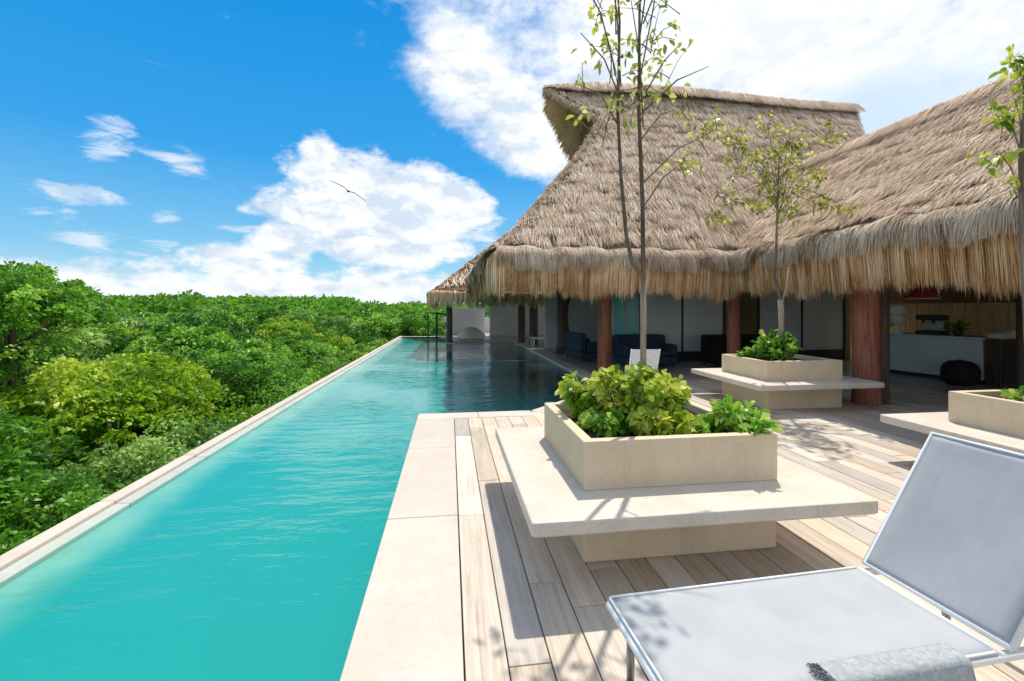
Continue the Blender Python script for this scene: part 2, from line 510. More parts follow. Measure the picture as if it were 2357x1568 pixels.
def thing(name, label, cat, loc=(0, 0, 0), rz=0.0, group=None):
    o = bpy.data.objects.new(name, None)
    o.empty_display_size = 0.2
    COL.objects.link(o)
    o.location = loc
    o.rotation_euler = (0, 0, rz)
    return tag(o, label, cat, group)


def dup(root, loc=None, rz=None, scale=None, label=None):
    r = root.copy()
    COL.objects.link(r)
    if loc is not None:
        r.location = loc
    if rz is not None:
        r.rotation_euler[2] = rz
    if scale is not None:
        r.scale = (scale,) * 3 if not hasattr(scale, '__len__') else scale
    if label:
        r['label'] = label
    for ch in list(root.children):
        c_ = ch.copy()
        COL.objects.link(c_)
        c_.parent = r
        for g in list(ch.children):
            d = g.copy()
            COL.objects.link(d)
            d.parent = c_
    return r


class MB:
    def __init__(s):
        s.v, s.f = [], []

    def add(s, vs, fs):
        k = len(s.v)
        s.v += [tuple(v) for v in vs]
        s.f += [tuple(i + k for i in f) for f in fs]
        return s

    def box(s, x0, x1, y0, y1, z0, z1, ch=0.0):
        """box; ch chamfers every edge round the top and the upright corners"""
        if ch <= 0:
            return s.add([(x0, y0, z0), (x1, y0, z0), (x1, y1, z0), (x0, y1, z0), (x0, y0, z1), (x1, y0, z1), (x1, y1, z1), (x0, y1, z1)],
                         [(3, 2, 1, 0), (4, 5, 6, 7), (0, 1, 5, 4), (1, 2, 6, 5), (2, 3, 7, 6), (3, 0, 4, 7)])
        def ring(i, z, inset):
            a = inset
            c_ = i
            return [(x0 + a + c_, y0 + a, z), (x1 - a - c_, y0 + a, z), (x1 - a, y0 + a + c_, z), (x1 - a, y1 - a - c_, z),
                    (x1 - a - c_, y1 - a, z), (x0 + a + c_, y1 - a, z), (x0 + a, y1 - a - c_, z), (x0 + a, y0 + a + c_, z)]
        rings = [ring(ch, z0 + ch, 0), ring(ch, z1 - ch, 0), ring(ch, z1 - ch * 0.3, ch * 0.3), ring(ch, z1, ch)]
        rings.insert(0, ring(ch, z0, ch))
        vs = sum(rings, [])
        fs = [tuple(reversed(range(8)))]
        for r in range(len(rings) - 1):
            for i in range(8):
                j = (i + 1) % 8
                fs.append((r * 8 + i, r * 8 + j, r * 8 + 8 + j, r * 8 + 8 + i))
        k = (len(rings) - 1) * 8
        fs.append(tuple(range(k, k + 8)))
        return s.add(vs, fs)

    def prism(s, pts, z0, z1):
        n = len(pts)
        return s.add([(x, y, z0) for x, y in pts] + [(x, y, z1) for x, y in pts],
                     [tuple(reversed(range(n))), tuple(range(n, 2 * n))] + [(i, (i + 1) % n, n + (i + 1) % n, n + i) for i in range(n)])

    def lathe(s, prof, n=20, c_=(0, 0, 0)):
        vs = []
        for r, z in prof:
            for i in range(n):
                a = 2 * math.pi * i / n
                vs.append((c_[0] + r * math.cos(a), c_[1] + r * math.sin(a), c_[2] + z))
        fs = []
        for k in range(len(prof) - 1):
            for i in range(n):
                j = (i + 1) % n
                fs.append((k * n + i, k * n + j, k * n + n + j, k * n + n + i))
        fs.append(tuple(reversed(range(n))))
        fs.append(tuple(range((len(prof) - 1) * n, len(prof) * n)))
        return s.add(vs, fs)

    def tube(s, pts, rad, n=7):
        pts = [Vector(p) for p in pts]
        if not hasattr(rad, '__len__'):
            rad = [rad] * len(pts)
        vs, fs = [], []
        up = None
        for i, p in enumerate(pts):
            d = (pts[min(i + 1, len(pts) - 1)] - pts[max(i - 1, 0)]).normalized()
            if up is None:
                up = Vector((0, 0, 1)) if abs(d.z) < 0.9 else Vector((1, 0, 0))
            a = d.cross(up).normalized()
            b = a.cross(d).normalized()
            up = b
            for k in range(n):
                w = 2 * math.pi * k / n
                vs.append(p + (a * math.cos(w) + b * math.sin(w)) * rad[i])
        for i in range(len(pts) - 1):
            for k in range(n):
                j = (k + 1) % n
                fs.append((i * n + k, i * n + j, i * n + n + j, i * n + n + k))
        fs.append(tuple(range(n)))
        fs.append(tuple(reversed(range((len(pts) - 1) * n, len(pts) * n))))
        return s.add(vs, fs)

    def mesh(s, name, smooth=False, auto=None):
        me = bpy.data.meshes.new(name)
        me.from_pydata(s.v, [], s.f)
        me.update()
        import bmesh
        bm = bmesh.new()
        bm.from_mesh(me)
        bmesh.ops.recalc_face_normals(bm, faces=bm.faces)
        bm.to_mesh(me)
        bm.free()
        if smooth:
            me.polygons.foreach_set('use_smooth', [True] * len(me.polygons))
        if auto is not None:
            me.polygons.foreach_set('use_smooth', [True] * len(me.polygons))
            try:
                me.set_sharp_from_angle(angle=R(auto))
            except Exception:
                pass
        return me

    def obj(s, name, m, parent=None, smooth=False, auto=None, loc=None):
        return link(name, s.mesh(name, smooth, auto), m, parent, loc)


def strip_mesh(name, paths, wvec, widths, tint):
    """n ribbons: paths (n,k,3), wvec (n,3) or (n,k,3), widths (n,k) half widths, tint (n,)"""
    n, k, _ = paths.shape
    if wvec.ndim == 2:
        wvec = wvec[:, None, :]
    off = wvec * widths[:, :, None]
    V = np.stack([paths - off, paths + off], axis=2).reshape(-1, 3)
    base = (np.arange(n) * k * 2)[:, None, None]
    j = (np.arange(k - 1) * 2)[None, :, None]
    F = (base + j + np.array([0, 1, 3, 2])[None, None, :]).reshape(-1, 4)
    me = bpy.data.meshes.new(name)
    nf = len(F)
    me.vertices.add(len(V))
    me.vertices.foreach_set('co', V.astype(np.float32).ravel())
    me.loops.add(nf * 4)
    me.loops.foreach_set('vertex_index', F.astype(np.int32).ravel())
    me.polygons.add(nf)
    me.polygons.foreach_set('loop_start', (np.arange(nf) * 4).astype(np.int32))
    me.update(calc_edges=True)
    at = me.attributes.new('tint', 'FLOAT', 'FACE')
    at.data.foreach_set('value', np.repeat(tint, k - 1).astype(np.float32))
    return me


def unit(a):
    return a / np.maximum(np.linalg.norm(a, axis=-1, keepdims=True), 1e-9)


def leaves(name, base, direc, length, width, tint, droop=0.25, fold=True):
    """pointed oval leaves as short bent ribbons"""
    n = len(base)
    direc = unit(direc)
    side = unit(np.cross(direc, rng.normal(size=(n, 3))))
    nrm = np.cross(side, direc)
    L = length[:, None]
    p0 = base
    p1 = base + direc * L * 0.45 + nrm * L * 0.06
    p2 = base + direc * L * 0.8 + nrm * L * 0.02 - np.array([0, 0, 1]) * L * droop * 0.4
    p3 = base + direc * L - np.array([0, 0, 1]) * L * droop
    W = np.stack([width * 0.12, width * 0.5, width * 0.38, width * 0.03], axis=1)
    return strip_mesh(name, np.stack([p0, p1, p2, p3], axis=1), side, W, tint)


# ------------------------------------------------------------------ setting: ground, podium, pool
MB().add([(-900, -900, -7), (900, -900, -7), (900, 900, -7), (-900, 900, -7)], [(0, 1, 2, 3)]).obj('ground', M['ground'])
tag(bpy.data.objects['ground'], kind='structure')

WZ = -0.045      # water level
pool = [(-2.66, -3.0), (-0.45, -3.0), (-0.45, 6.95), (1.3, 6.95), (3.1, 8.85), (3.1, 22.4), (-0.55, 22.4), (-0.55, 26.0), (-2.66, 26.0)]
b = MB()
b.add([(x, y, -0.43) for x, y in pool], [tuple(range(len(pool)))])
n = len(pool)
for i in range(1, n - 1):
    (x0, y0), (x1, y1) = pool[i], pool[(i + 1) % n]
    b.add([(x0, y0, -0.5), (x1, y1, -0.5), (x1, y1, -0.005), (x0, y0, -0.005)], [(0, 1, 2, 3)])
(x0, y0), (x1, y1) = pool[0], pool[1]
b.add([(x0, y0, -0.5), (x1, y1, -0.5), (x1, y1, -0.005), (x0, y0, -0.005)], [(0, 1, 2, 3)])
tag(b.obj('pool_basin', M['pool_tile']), kind='structure')
# submerged ledge along the outer edge
b = MB()
prof_ = [(-2.66, -0.075), (-2.5, -0.08), (-2.4, -0.09), (-2.3, -0.105), (-2.2, -0.125), (-2.05, -0.16), (-1.85, -0.21), (-1.6, -0.27), (-1.3, -0.33), (-0.95, -0.39), (-0.43, -0.425)]
for (xa, za), (xb, zb_) in zip(prof_[:-1], prof_[1:]):
    b.add([(xa, -3, za), (xb, -3, zb_), (xb, 26, zb_), (xa, 26, za)], [(0, 1, 2, 3)])
me = b.mesh('pool_ledge', smooth=True)
import bmesh
bmm = bmesh.new()
bmm.from_mesh(me)
bmesh.ops.remove_doubles(bmm, verts=bmm.verts, dist=1e-4)
bmesh.ops.recalc_face_normals(bmm, faces=bmm.faces)
bmm.to_mesh(me)
bmm.free()
me.polygons.foreach_set('use_smooth', [True] * len(me.polygons))
led = link('pool_ledge', me, M['pool_ledge'])
tag(led, kind='structure')
water = MB().add([(x, y, WZ) for x, y in pool], [tuple(range(n))]).obj('water', M['water'])
if water.data.polygons[0].normal.z < 0:      # the surface has to face up for its Fresnel reflection
    water.data.flip_normals()
tag(water, kind='structure')
# outer pool wall down to the jungle floor
tag(MB().box(-2.89, -2.665, -3, 26.3, -7.1, -0.09).obj('pool_outer_wall', M['podium']), kind='structure')
# podium below the terrace
b = MB()
b.prism([(-0.44, -3), (16, -3), (16, 34), (-0.54, 34), (-0.54, 22.41), (3.11, 22.41), (3.11, 8.84), (1.31, 6.94), (-0.44, 6.94)], -7.05, -0.045)
tag(b.obj('terrace_podium', M['dark_gap']), kind='structure')
# floor under the thatched buildings
b = MB()
b.prism([(3.42, 8.86), (5.2, 9.6), (16, 9.6), (16, 34), (-0.2, 34), (-0.2, 22.7), (3.42, 22.7)], -0.04, -0.004)
b.prism([(9.2, -3), (16, -3), (16, 9.598), (9.2, 9.598)], -0.04, -0.004)
floor = b.obj('terrace_floor', M['floor'])
tag(floor, kind='structure')
tag(MB().box(-200, -3.2, -60, 220, -6.99, -6.9).obj('jungle_floor', M['ground']), kind='structure')

# coping stones: each a part of the coping
cop = tag(MB().box(-0.44, 0.055, -3, 6.94, -0.044, -0.03).obj('pool_coping', M['dark_gap']), kind='structure')


def stone_obj(x0, x1, y0, y1, z0=-0.028, z1=0.004, m='coping', ch=0.006, parent=cop, name='coping_stone'):
    b_ = MB().box(-(x1 - x0) / 2, (x1 - x0) / 2, -(y1 - y0) / 2, (y1 - y0) / 2, z0 - z1, 0, ch)
    return b_.obj(name, M[m], parent, loc=((x0 + x1) / 2, (y0 + y1) / 2, z1 + random.uniform(-.0008, .0008)))


ys = [-3, -1.5, 0.05, 1.78, 3.52, 5.25, 6.62]
for a, c_ in zip(ys[:-1], ys[1:]):
    stone_obj(-0.47, 0.06, a + 0.002, c_ - 0.002, -0.07)
stone_obj(-0.47, 0.42, 6.624, 6.97, -0.07)
stone_obj(0.424, 1.24, 6.624, 6.97, -0.07)
# angled corner and right-hand edge
for (p, q) in (((1.25, 6.96), (2.18, 7.92)), ((2.18, 7.92), (3.09, 8.87))):
    dx, dy = q[0] - p[0], q[1] - p[1]
    L = math.hypot(dx, dy)
    o = MB().box(-L / 2 + .002, L / 2 - .002, -0.31, 0.0, -0.05, 0, 0.006).obj('coping_stone', M['coping'], cop, loc=((p[0] + q[0]) / 2, (p[1] + q[1]) / 2, 0.004))
    o.rotation_euler[2] = math.atan2(dy, dx)
y = 8.92
while y < 22.0:
    y2 = min(y + 1.35, 22.3)
    stone_obj(3.09, 3.42, y + 0.002, y2 - 0.002, -0.06)
    y = y2
x = -0.2
while x < 3.3:
    stone_obj(x + .002, x + 0.9 - .002, 22.38, 22.72, -0.06, 0.006)
    x += 0.9
# overflow edge on the jungle side: dry outer stones and a wet inner row
y = -3.0
while y < 26.0:
    stone_obj(-2.90, -2.775, y + 0.003, y + 1.197, -0.09, -0.008)
    stone_obj(-2.773, -2.66, y + 0.003, y + 1.197, -0.09, -0.035, 'wet_coping', 0.004)
    y += 1.2
stone_obj(-2.9, -0.6, 26.0, 26.35, -0.08, 0.0)

# deck boards
deck = tag(MB().box(0.062, 9.195, -3, 6.62, -0.044, -0.036).obj('deck', M['dark_gap']), kind='structure')
BW = 0.1955
cols = int((9.2 - 0.065) / BW)
bm_cache = {}


def board_mesh(L):
    k = round(L, 2)
    if k not in bm_cache:
        bm_cache[k] = MB().box(-BW / 2 + 0.0032, BW / 2 - 0.0032, -k / 2 + .003, k / 2 - .003, -0.03, 0, 0.0035).mesh('deck_board')
    return bm_cache[k]


def deck_limit(x):
    if x < 1.3:
        return 6.62
    if x < 3.35:
        return 6.62 + (x - 1.05) * 1.02
    return 9.6


cnt = 0
rest = MB()
for i in range(cols):
    xc = 0.065 + BW * (i + 0.5)
    top = deck_limit(xc)
    y = 0.9 - random.uniform(0, 1.8)
    while y < top - 0.02:
        L = random.choice([1.6, 1.9, 2.2, 2.2, 2.5])
        y2 = y + L
        if y2 > top:
            L = round(top - y, 2)
            y2 = top
            if L < 0.03:
                break
        yc = (y + y2) / 2
        dz = random.uniform(-0.0012, 0.0012)
        if (xc > 5.2 and yc < 2.0 and xc > yc * 1.35 + 3.4) or xc > 8.7:
            rest.box(xc - BW / 2 + .0045, xc + BW / 2 - .0045, y + .003, y2 - .003, -0.035, dz)
        else:
            link('deck_board', board_mesh(L), M['deck_wood'], deck, (xc, yc, dz))
            cnt += 1
        y = y2
for i in range(cols):
    xc = 0.065 + BW * (i + 0.5)
    rest.box(xc - BW / 2 + .0045, xc + BW / 2 - .0045, -3, -0.95, -0.035, -0.001)
tag(rest.obj('far_deck_boards', M['deck_wood'], deck), kind='stuff')
tag(MB().box(4.05, 4.22, 1.98, 2.03, -0.01, 0.006, 0.002).obj('deck_dark_strip', M['dark_metal']), 'small dark drain set in the deck beside the raised backrest', 'strip')  # short dark strip standing just proud of the deck boards
dd = bpy.data.objects['deck_dark_strip']

# ------------------------------------------------------------------ planters with bench slabs
SLW, SLL = 2.10, 1.94


def planter(x, y, label, flip=False):
    """x, y: front left corner of the bench slab"""
    root = thing('planter_bench', label, 'planter', (x, y, 0.0))
    ox, oy, w, l = 0.40, 0.38, 1.33, 1.19
    MB().box(ox, ox + w, oy, oy + l, 0.0, 0.372, 0.012).obj('pedestal', M['plaster'], root)
    MB().box(0, SLW, 0, SLL, 0.374, 0.458, 0.012).obj('bench_slab', M['bench'], root)
    wl = 0.075
    x0, x1, y0, y1, z0, z1 = ox, ox + w, oy, oy + l, 0.46, 0.765
    k = 0.008
    b_ = MB()
    def ring(i, z):
        return [(x0 + i, y0 + i, z), (x1 - i, y0 + i, z), (x1 - i, y1 - i, z), (x0 + i, y1 - i, z)]
    rs = [ring(0, z0), ring(0, z1 - k), ring(k * .3, z1 - k * .3), ring(k, z1), ring(wl - k, z1), ring(wl - k * .3, z1 - k * .3), ring(wl, z1 - k), ring(wl, z0 + 0.02)]
    fs = []
    for r_ in range(len(rs) - 1):
        for i in range(4):
            j = (i + 1) % 4
            fs.append((r_ * 4 + i, r_ * 4 + j, r_ * 4 + 4 + j, r_ * 4 + 4 + i))
    b_.add(sum(rs, []), fs)
    b_.obj('planter_box', M['plaster'], root)
    g = 14
    vs, fs = [], []
    for j in range(g):
        for i in range(g):
            vs.append((x0 + wl + (w - 2 * wl) * i / (g - 1), y0 + wl + (l - 2 * wl) * j / (g - 1), 0.70 + random.uniform(-.012, .012)))
    for j in range(g - 1):
        for i in range(g - 1):
            fs.append((j * g + i, j * g + i + 1, j * g + g + i + 1, j * g + g + i))
    MB().add(vs, fs).obj('soil', M['soil'], root, smooth=True)
    return root


planter(0.43, 2.36, 'square cream planter bench nearest the camera, at the corner of the pool')
planter(4.53, 6.10, 'square cream planter bench farther back, in front of the red-brown columns')
planter(4.60, 2.36, 'square cream planter bench cut off by the right edge behind the lounger backrest')

# ------------------------------------------------------------------ lounger
lg = thing('sun_lounger', 'pale grey sling sun lounger with raised backrest in the near right corner', 'sun lounger', (0.705, 1.325, 0), R(2.6))
LW = 0.56
SL = 1.27
HS = 0.346


def frame_loop(pts, r=0.016):
    b_ = MB()
    b_.tube(pts, r, 8)
    return b_


# rails, legs and cross bars
fr = MB()
for yy in (0.012, LW - 0.012):
    fr.tube([(0.0, yy, HS - 0.022), (SL + 0.62, yy, HS - 0.022)], 0.017, 8)
fr.tube([(0.0, 0.012, HS - 0.022), (0.0, LW - 0.012, HS - 0.022)], 0.017, 8)
fr.tube([(SL + 0.62, 0.012, HS - 0.022), (SL + 0.62, LW - 0.012, HS - 0.022)], 0.017, 8)
fr.tube([(SL + 0.02, 0.0, HS - 0.012), (SL + 0.02, LW, HS - 0.012)], 0.014, 8)
fr.obj('base_frame', M['white_metal'], lg, smooth=True)
for xx, yy in ((0.09, 0.03), (0.09, LW - 0.03), (SL + 0.5, 0.03), (SL + 0.5, LW - 0.03)):
    MB().tube([(xx, yy, HS - 0.03), (xx, yy, 0.0)], [0.019, 0.017], 8).obj('leg', M['metal'], lg, smooth=True)


def sling_mesh(L, W_, sag=0.006, nx=24, ny=10, th=0.006):
    vs, fs = [], []
    for s_ in (0, 1):
        for j in range(ny + 1):
            for i in range(nx + 1):
                u_, v_ = i / nx, j / ny
                z_ = -sag * math.sin(math.pi * u_) ** 0.5 * math.sin(math.pi * v_) - s_ * th
                if v_ in (0, 1) or u_ in (0, 1):
                    z_ -= 0.006
                vs.append((u_ * L, v_ * W_, z_))
    q = (nx + 1) * (ny + 1)
    for j in range(ny):
        for i in range(nx):
            a = j * (nx + 1) + i
            fs.append((a, a + 1, a + nx + 2, a + nx + 1))
            fs.append((q + a, q + a + nx + 1, q + a + nx + 2, q + a + 1))
    for i in range(nx):
        fs.append((i, q + i, q + i + 1, i + 1))
        a = ny * (nx + 1) + i
        fs.append((a, a + 1, q + a + 1, q + a))
    for j in range(ny):
        a = j * (nx + 1)
        fs.append((a, a + nx + 1, q + a + nx + 1, q + a))
        a += nx
        fs.append((a, q + a, q + a + nx + 1, a + nx + 1))
    return MB().add(vs, fs)


sling_mesh(SL, LW, 0.020).obj('seat', M['sling'], lg, smooth=True, loc=(0, 0, HS + 0.006))
hem = MB()
for yy in (0.006, LW - 0.006):
    hem.tube([(0.01, yy, HS + 0.003), (SL - 0.01, yy, HS + 0.003)], 0.006, 6)
hem.tube([(0.004, 0.01, HS + 0.003), (0.004, LW - 0.01, HS + 0.003)], 0.006, 6)
hem.obj('seat_hem', M['white_metal'], lg, smooth=True)
BA = R(56)
back = sling_mesh(0.73, LW, 0.020).obj('backrest', M['sling'], lg, smooth=True, loc=(SL + 0.045, 0, HS + 0.02))
back.rotation_euler = (0, -BA, 0)
bf = MB()
bf.tube([(0, -0.004, -0.012), (0.735, -0.004, -0.012), (0.735, LW + 0.004, -0.012), (0, LW + 0.004, -0.012), (0, -0.004, -0.012)], 0.012, 8)
bfo = bf.obj('backrest_frame', M['white_metal'], lg, smooth=True, loc=(SL + 0.045, 0, HS + 0.02))
bfo.rotation_euler = (0, -BA, 0)
for yy in (0.03, LW - 0.03):
    MB().tube([(SL + 0.045 + 0.35 * math.cos(BA), yy, HS + 0.35 * math.sin(BA)), (SL + 0.5, yy, HS - 0.02)], 0.008, 6).obj('backrest_strut', M['metal'], lg, smooth=True)

# folded towel lying on the near side of the seat
tw = MB()
tx0, tx1, ty0, ty1 = 0.0, 0.58, -0.24, 0.085
nx, ny = 24, 14
vs, fs = [], []
for s_ in (0, 1):
    for j in range(ny + 1):
        for i in range(nx + 1):
            u_, v_ = i / nx, j / ny
            yy = ty0 + (ty1 - ty0) * v_
            over = min(0, yy + 0.0)
            yv = yy if yy > 0 else yy * 0.25
            zz = (0.009 if s_ == 0 else 0.001) + (over * 0.9) + 0.0008 * math.sin(u_ * 9 + v_ * 4) * (1 - s_)
            e = 0.003 if (i in (0, nx) or j in (0, ny)) and s_ == 0 else 0
            vs.append((tx0 + (tx1 - tx0) * u_, yv - (0.0 if s_ == 0 else -0.012 if yy < 0 else 0), zz - e))
q = (nx + 1) * (ny + 1)
for j in range(ny):
    for i in range(nx):
        a = j * (nx + 1) + i
        fs.append((a, a + 1, a + nx + 2, a + nx + 1))
        fs.append((q + a, q + a + nx + 1, q + a + nx + 2, q + a + 1))
for i in range(nx):
    fs.append((i, q + i, q + i + 1, i + 1))
    a = ny * (nx + 1) + i
    fs.append((a, a + 1, q + a + 1, q + a))
for j in range(ny):
    a = j * (nx + 1)
    fs.append((a, a + nx + 1, q + a + nx + 1, q + a))
    a += nx
    fs.append((a, q + a, q + a + nx + 1, a + nx + 1))
towel = thing('folded_towel', 'folded grey towel with dark speckled fringe hanging over the lounger side', 'towel', (1.245, 1.335, HS + 0.008), R(2.6))
MB().add(vs, fs).obj('towel_cloth', M['towel'], towel, smooth=True)
nfr = 500
p0 = np.stack([rng.uniform(-0.012, 0.03, nfr), rng.uniform(-0.02, ty1 - .004, nfr), 0.008 + rng.uniform(0, .002, nfr)], 1)
d_ = np.stack([rng.normal(-1, 0.5, nfr), rng.normal(0, 0.7, nfr), rng.uniform(0.0, 0.5, nfr)], 1)
tag(link('fringe', leaves('fringe', p0, d_, rng.uniform(.006, .013, nfr), rng.uniform(.002, .004, nfr), rng.random(nfr), 0.5), M['fringe_cloth'], towel), kind='stuff')


# ------------------------------------------------------------------ thatch
def slope_blades(poly_l, poly_r, S, origin, along, down_in, nrm, rows, per_m, Lb, wb, rough=1.0, seedt=0.5):
    """blades in courses on a sloping plane. poly_l/poly_r: functions s -> along-coordinate; s is the distance up the slope"""
    P, D, Wv, W, Tn = [], [], [], [], []
    up = -down_in
    for r_ in range(rows):
        s0 = S * (r_ + 0.2) / rows
        a0, a1 = poly_l(s0), poly_r(s0)
        if a1 - a0 < 0.05:
            continue
        n_ = max(4, int((a1 - a0) * per_m))
        a = rng.uniform(a0, a1, n_)
        lump = 0.08 * np.sin(a * 2.1 + r_ * 1.7) + 0.06 * np.sin(a * 5.3 + r_ * 2.9)
        s = s0 + rng.normal(0, 0.05, n_) + lump
        ltop = np.clip(np.minimum(Lb * rng.uniform(0.7, 1.2, n_), S - s - 0.02), 0.06, None)
        st = s + ltop
        lo_ = np.array([poly_l(q) for q in st])
        hi_ = np.array([poly_r(q) for q in st])
        ltop = np.where((a < lo_ + .02) | (a > hi_ - .02), 0.09, ltop)
        tip = origin + along * a[:, None] + up * s[:, None]
        cid = np.floor(a / 0.17 + .6 * np.sin(r_ * 5.1)).astype(int)
        ch1 = np.modf(np.abs(np.sin(cid * 12.9898 + r_ * 78.233)) * 43758.5453)[0]
        ch2 = np.modf(np.abs(np.sin(cid * 39.425 + r_ * 11.135)) * 24634.6345)[0]
        s = s + (ch2 - .5) * .13
        ang = rng.normal(0, 0.13 * rough, n_) + (ch1 - .5) * .55
        dirn = down_in * np.cos(ang)[:, None] + along * np.sin(ang)[:, None]
        lift = rng.gamma(2.0, 0.012, n_) * rough
        p_top = tip - dirn * ltop[:, None] + nrm * 0.012
        p_mid = tip - dirn * (ltop * 0.4)[:, None] + nrm * (0.05 + lift * 0.7)[:, None]
        p_end = tip + nrm * (0.055 + lift * 0.8)[:, None] - np.array([0, 0, 1]) * (rng.uniform(0, 0.03, n_))[:, None]
        wv = unit(along * np.cos(ang)[:, None] - down_in * np.sin(ang)[:, None] + nrm * rng.normal(0, 0.5, n_)[:, None])
        P.append(np.stack([p_top, p_mid, p_end], 1))
        Wv.append(wv)
        w_ = wb * rng.uniform(0.5, 1.3, n_)
        W.append(np.stack([w_, w_ * .8, w_ * 0.2], 1))
        Tn.append(np.clip(rng.normal(seedt, 0.15, n_) + (ch2 - .5) * .38 + 0.08 * math.sin(r_ * 2.3) + .06 * np.sin(a * 3 + r_), 0, 1))
    return np.concatenate(P), np.concatenate(Wv), np.concatenate(W), np.concatenate(Tn)


def fringe_strands(start, along, outw, length, n_, zc, zb, wid, out=0.33, seed_t=0.5, spread=0.0):
    """strands that bulge out from the eave line and hang down"""
    a = rng.uniform(0, length, n_)
    cw = 0.10
    cid = np.floor(a / cw).astype(int)
    ch1 = np.modf(np.abs(np.sin(cid * 12.9898)) * 43758.5453)[0]
    ch2 = np.modf(np.abs(np.sin(cid * 78.233)) * 24634.6345)[0]
    ctr = (cid + .25 + .5 * ch2) * cw
    lay = rng.random(n_)
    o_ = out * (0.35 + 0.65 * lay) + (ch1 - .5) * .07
    wav = 0.03 * np.sin(a * 3.1) + 0.025 * np.sin(a * 7.7 + 1)
    z_end = zb + rng.normal(0, 0.07, n_) + 0.05 * np.sin(a * 2.3) + 0.035 * np.sin(a * 6.1) + 0.10 * (1 - lay) * rng.random(n_)
    k = 6
    tt = np.linspace(0, 1, k)
    path = np.zeros((n_, k, 3))
    sway = rng.normal(0, 0.035, n_) + (ctr - a) * .55 + (ch2 - .5) * .10
    z_end = z_end + (ch1 - .5) * .13
    for i, q_ in enumerate(tt):
        f_out = math.sin(min(1.0, q_ * 1.9) * math.pi / 2)
        back = -0.06 * max(0, q_ - 0.55) / 0.45
        ou = -0.06 + (o_ + wav + 0.06) * f_out + back + rng.normal(0, .006, n_)
        zz = zc + (z_end - zc) * (q_ ** 1.5)
        path[:, i] = start + along * (a + sway * q_ * 0.9)[:, None] + outw * ou[:, None]
        path[:, i, 2] = zz
    w_ = wid * rng.uniform(0.45, 1.3, n_)
    W = w_[:, None] * np.array([0.9, 1, 1, 1, .8, .2])[None, :]
    wv = unit(along + outw * rng.normal(0, 0.45, n_)[:, None])
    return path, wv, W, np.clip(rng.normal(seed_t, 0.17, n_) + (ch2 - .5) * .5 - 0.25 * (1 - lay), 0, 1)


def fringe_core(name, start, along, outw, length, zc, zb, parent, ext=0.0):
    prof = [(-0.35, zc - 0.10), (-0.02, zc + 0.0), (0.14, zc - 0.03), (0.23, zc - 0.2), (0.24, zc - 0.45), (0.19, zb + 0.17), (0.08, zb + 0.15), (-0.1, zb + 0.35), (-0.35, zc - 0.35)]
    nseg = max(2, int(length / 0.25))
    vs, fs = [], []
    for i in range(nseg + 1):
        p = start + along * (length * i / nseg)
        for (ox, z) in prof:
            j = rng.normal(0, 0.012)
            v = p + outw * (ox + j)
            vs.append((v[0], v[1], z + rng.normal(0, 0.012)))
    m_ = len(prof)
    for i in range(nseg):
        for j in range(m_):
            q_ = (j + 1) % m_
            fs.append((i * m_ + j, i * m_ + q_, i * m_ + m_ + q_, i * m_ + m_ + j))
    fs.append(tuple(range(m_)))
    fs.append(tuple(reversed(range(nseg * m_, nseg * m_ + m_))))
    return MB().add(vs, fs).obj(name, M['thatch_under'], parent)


def slab_poly(name, pts, nrm, th, m_, parent):
    """sloping roof sheet: a polygon with thickness below it"""
    pts = [Vector(p) for p in pts]
    n_ = len(pts)
    dn = Vector(nrm) * -th
    vs = [tuple(p) for p in pts] + [tuple(p + dn) for p in pts]
    fs = [tuple(range(n_)), tuple(reversed(range(n_, 2 * n_)))] + [(i, (i + 1) % n_, n_ + (i + 1) % n_, n_ + i) for i in range(n_)]
    return MB().add(vs, fs).obj(name, m_, parent)


def piecewise(pts):
    xs = [p[0] for p in pts]
    ys_ = [p[1] for p in pts]
    return lambda s: float(np.interp(s, xs, ys_))


def hang_end(name, c, dirs, n_, zc, zb, wid, out, parent):
    """rounded corner of a fringe: strands fanned round a corner point"""
    a0, a1 = dirs
    ang = rng.uniform(a0, a1, n_)
    ow = np.stack([np.cos(ang), np.sin(ang), np.zeros(n_)], 1)
    al = np.stack([-np.sin(ang), np.cos(ang), np.zeros(n_)], 1)
    lay = rng.random(n_)
    o_ = out * (0.3 + 0.7 * lay)
    path = np.zeros((n_, 6, 3))
    z_end = zb + rng.normal(0, 0.05, n_)
    for i, q_ in enumerate(np.linspace(0, 1, 6)):
        ou = (o_ + 0.02) * math.sin(min(1.0, q_ * 1.9) * math.pi / 2)
        path[:, i] = np.array(c) + ow * ou[:, None]
        path[:, i, 2] = zc + (z_end - zc) * q_ ** 1.5
    w_ = wid * rng.uniform(0.5, 1.3, n_)
    return path, al, w_[:, None] * np.array([0.6, 1, 1, 1, .8, .2])[None, :], np.clip(rng.normal(.5, .25, n_), 0, 1)


def cat(parts):
    P = np.concatenate([p[0] for p in parts])
    Wv = np.concatenate([p[1] for p in parts])
    W = np.concatenate([p[2] for p in parts])
    Tn = np.concatenate([p[3] for p in parts])
    return P, Wv, W, Tn


EX, EY, EZ = np.array([1., 0, 0]), np.array([0, 1., 0]), np.array([0, 0, 1.])
ZC, ZB = 2.90, 1.97

# ---- main palapa
pal = thing('palapa', 'large thatched palapa with tall prow-shaped gable behind the pool', 'palapa')
K1 = 1.25
S1 = math.sqrt(1 + K1 * K1)
dn1 = np.array([0, -1, -K1]) / S1
n1 = np.array([0, -K1, 1]) / S1
YE, YR, ZR = 9.6, 14.2, 2.9 + 1.25 * 4.6


def f1(x, y):
    return (x, y, 2.9 + K1 * (y - YE))


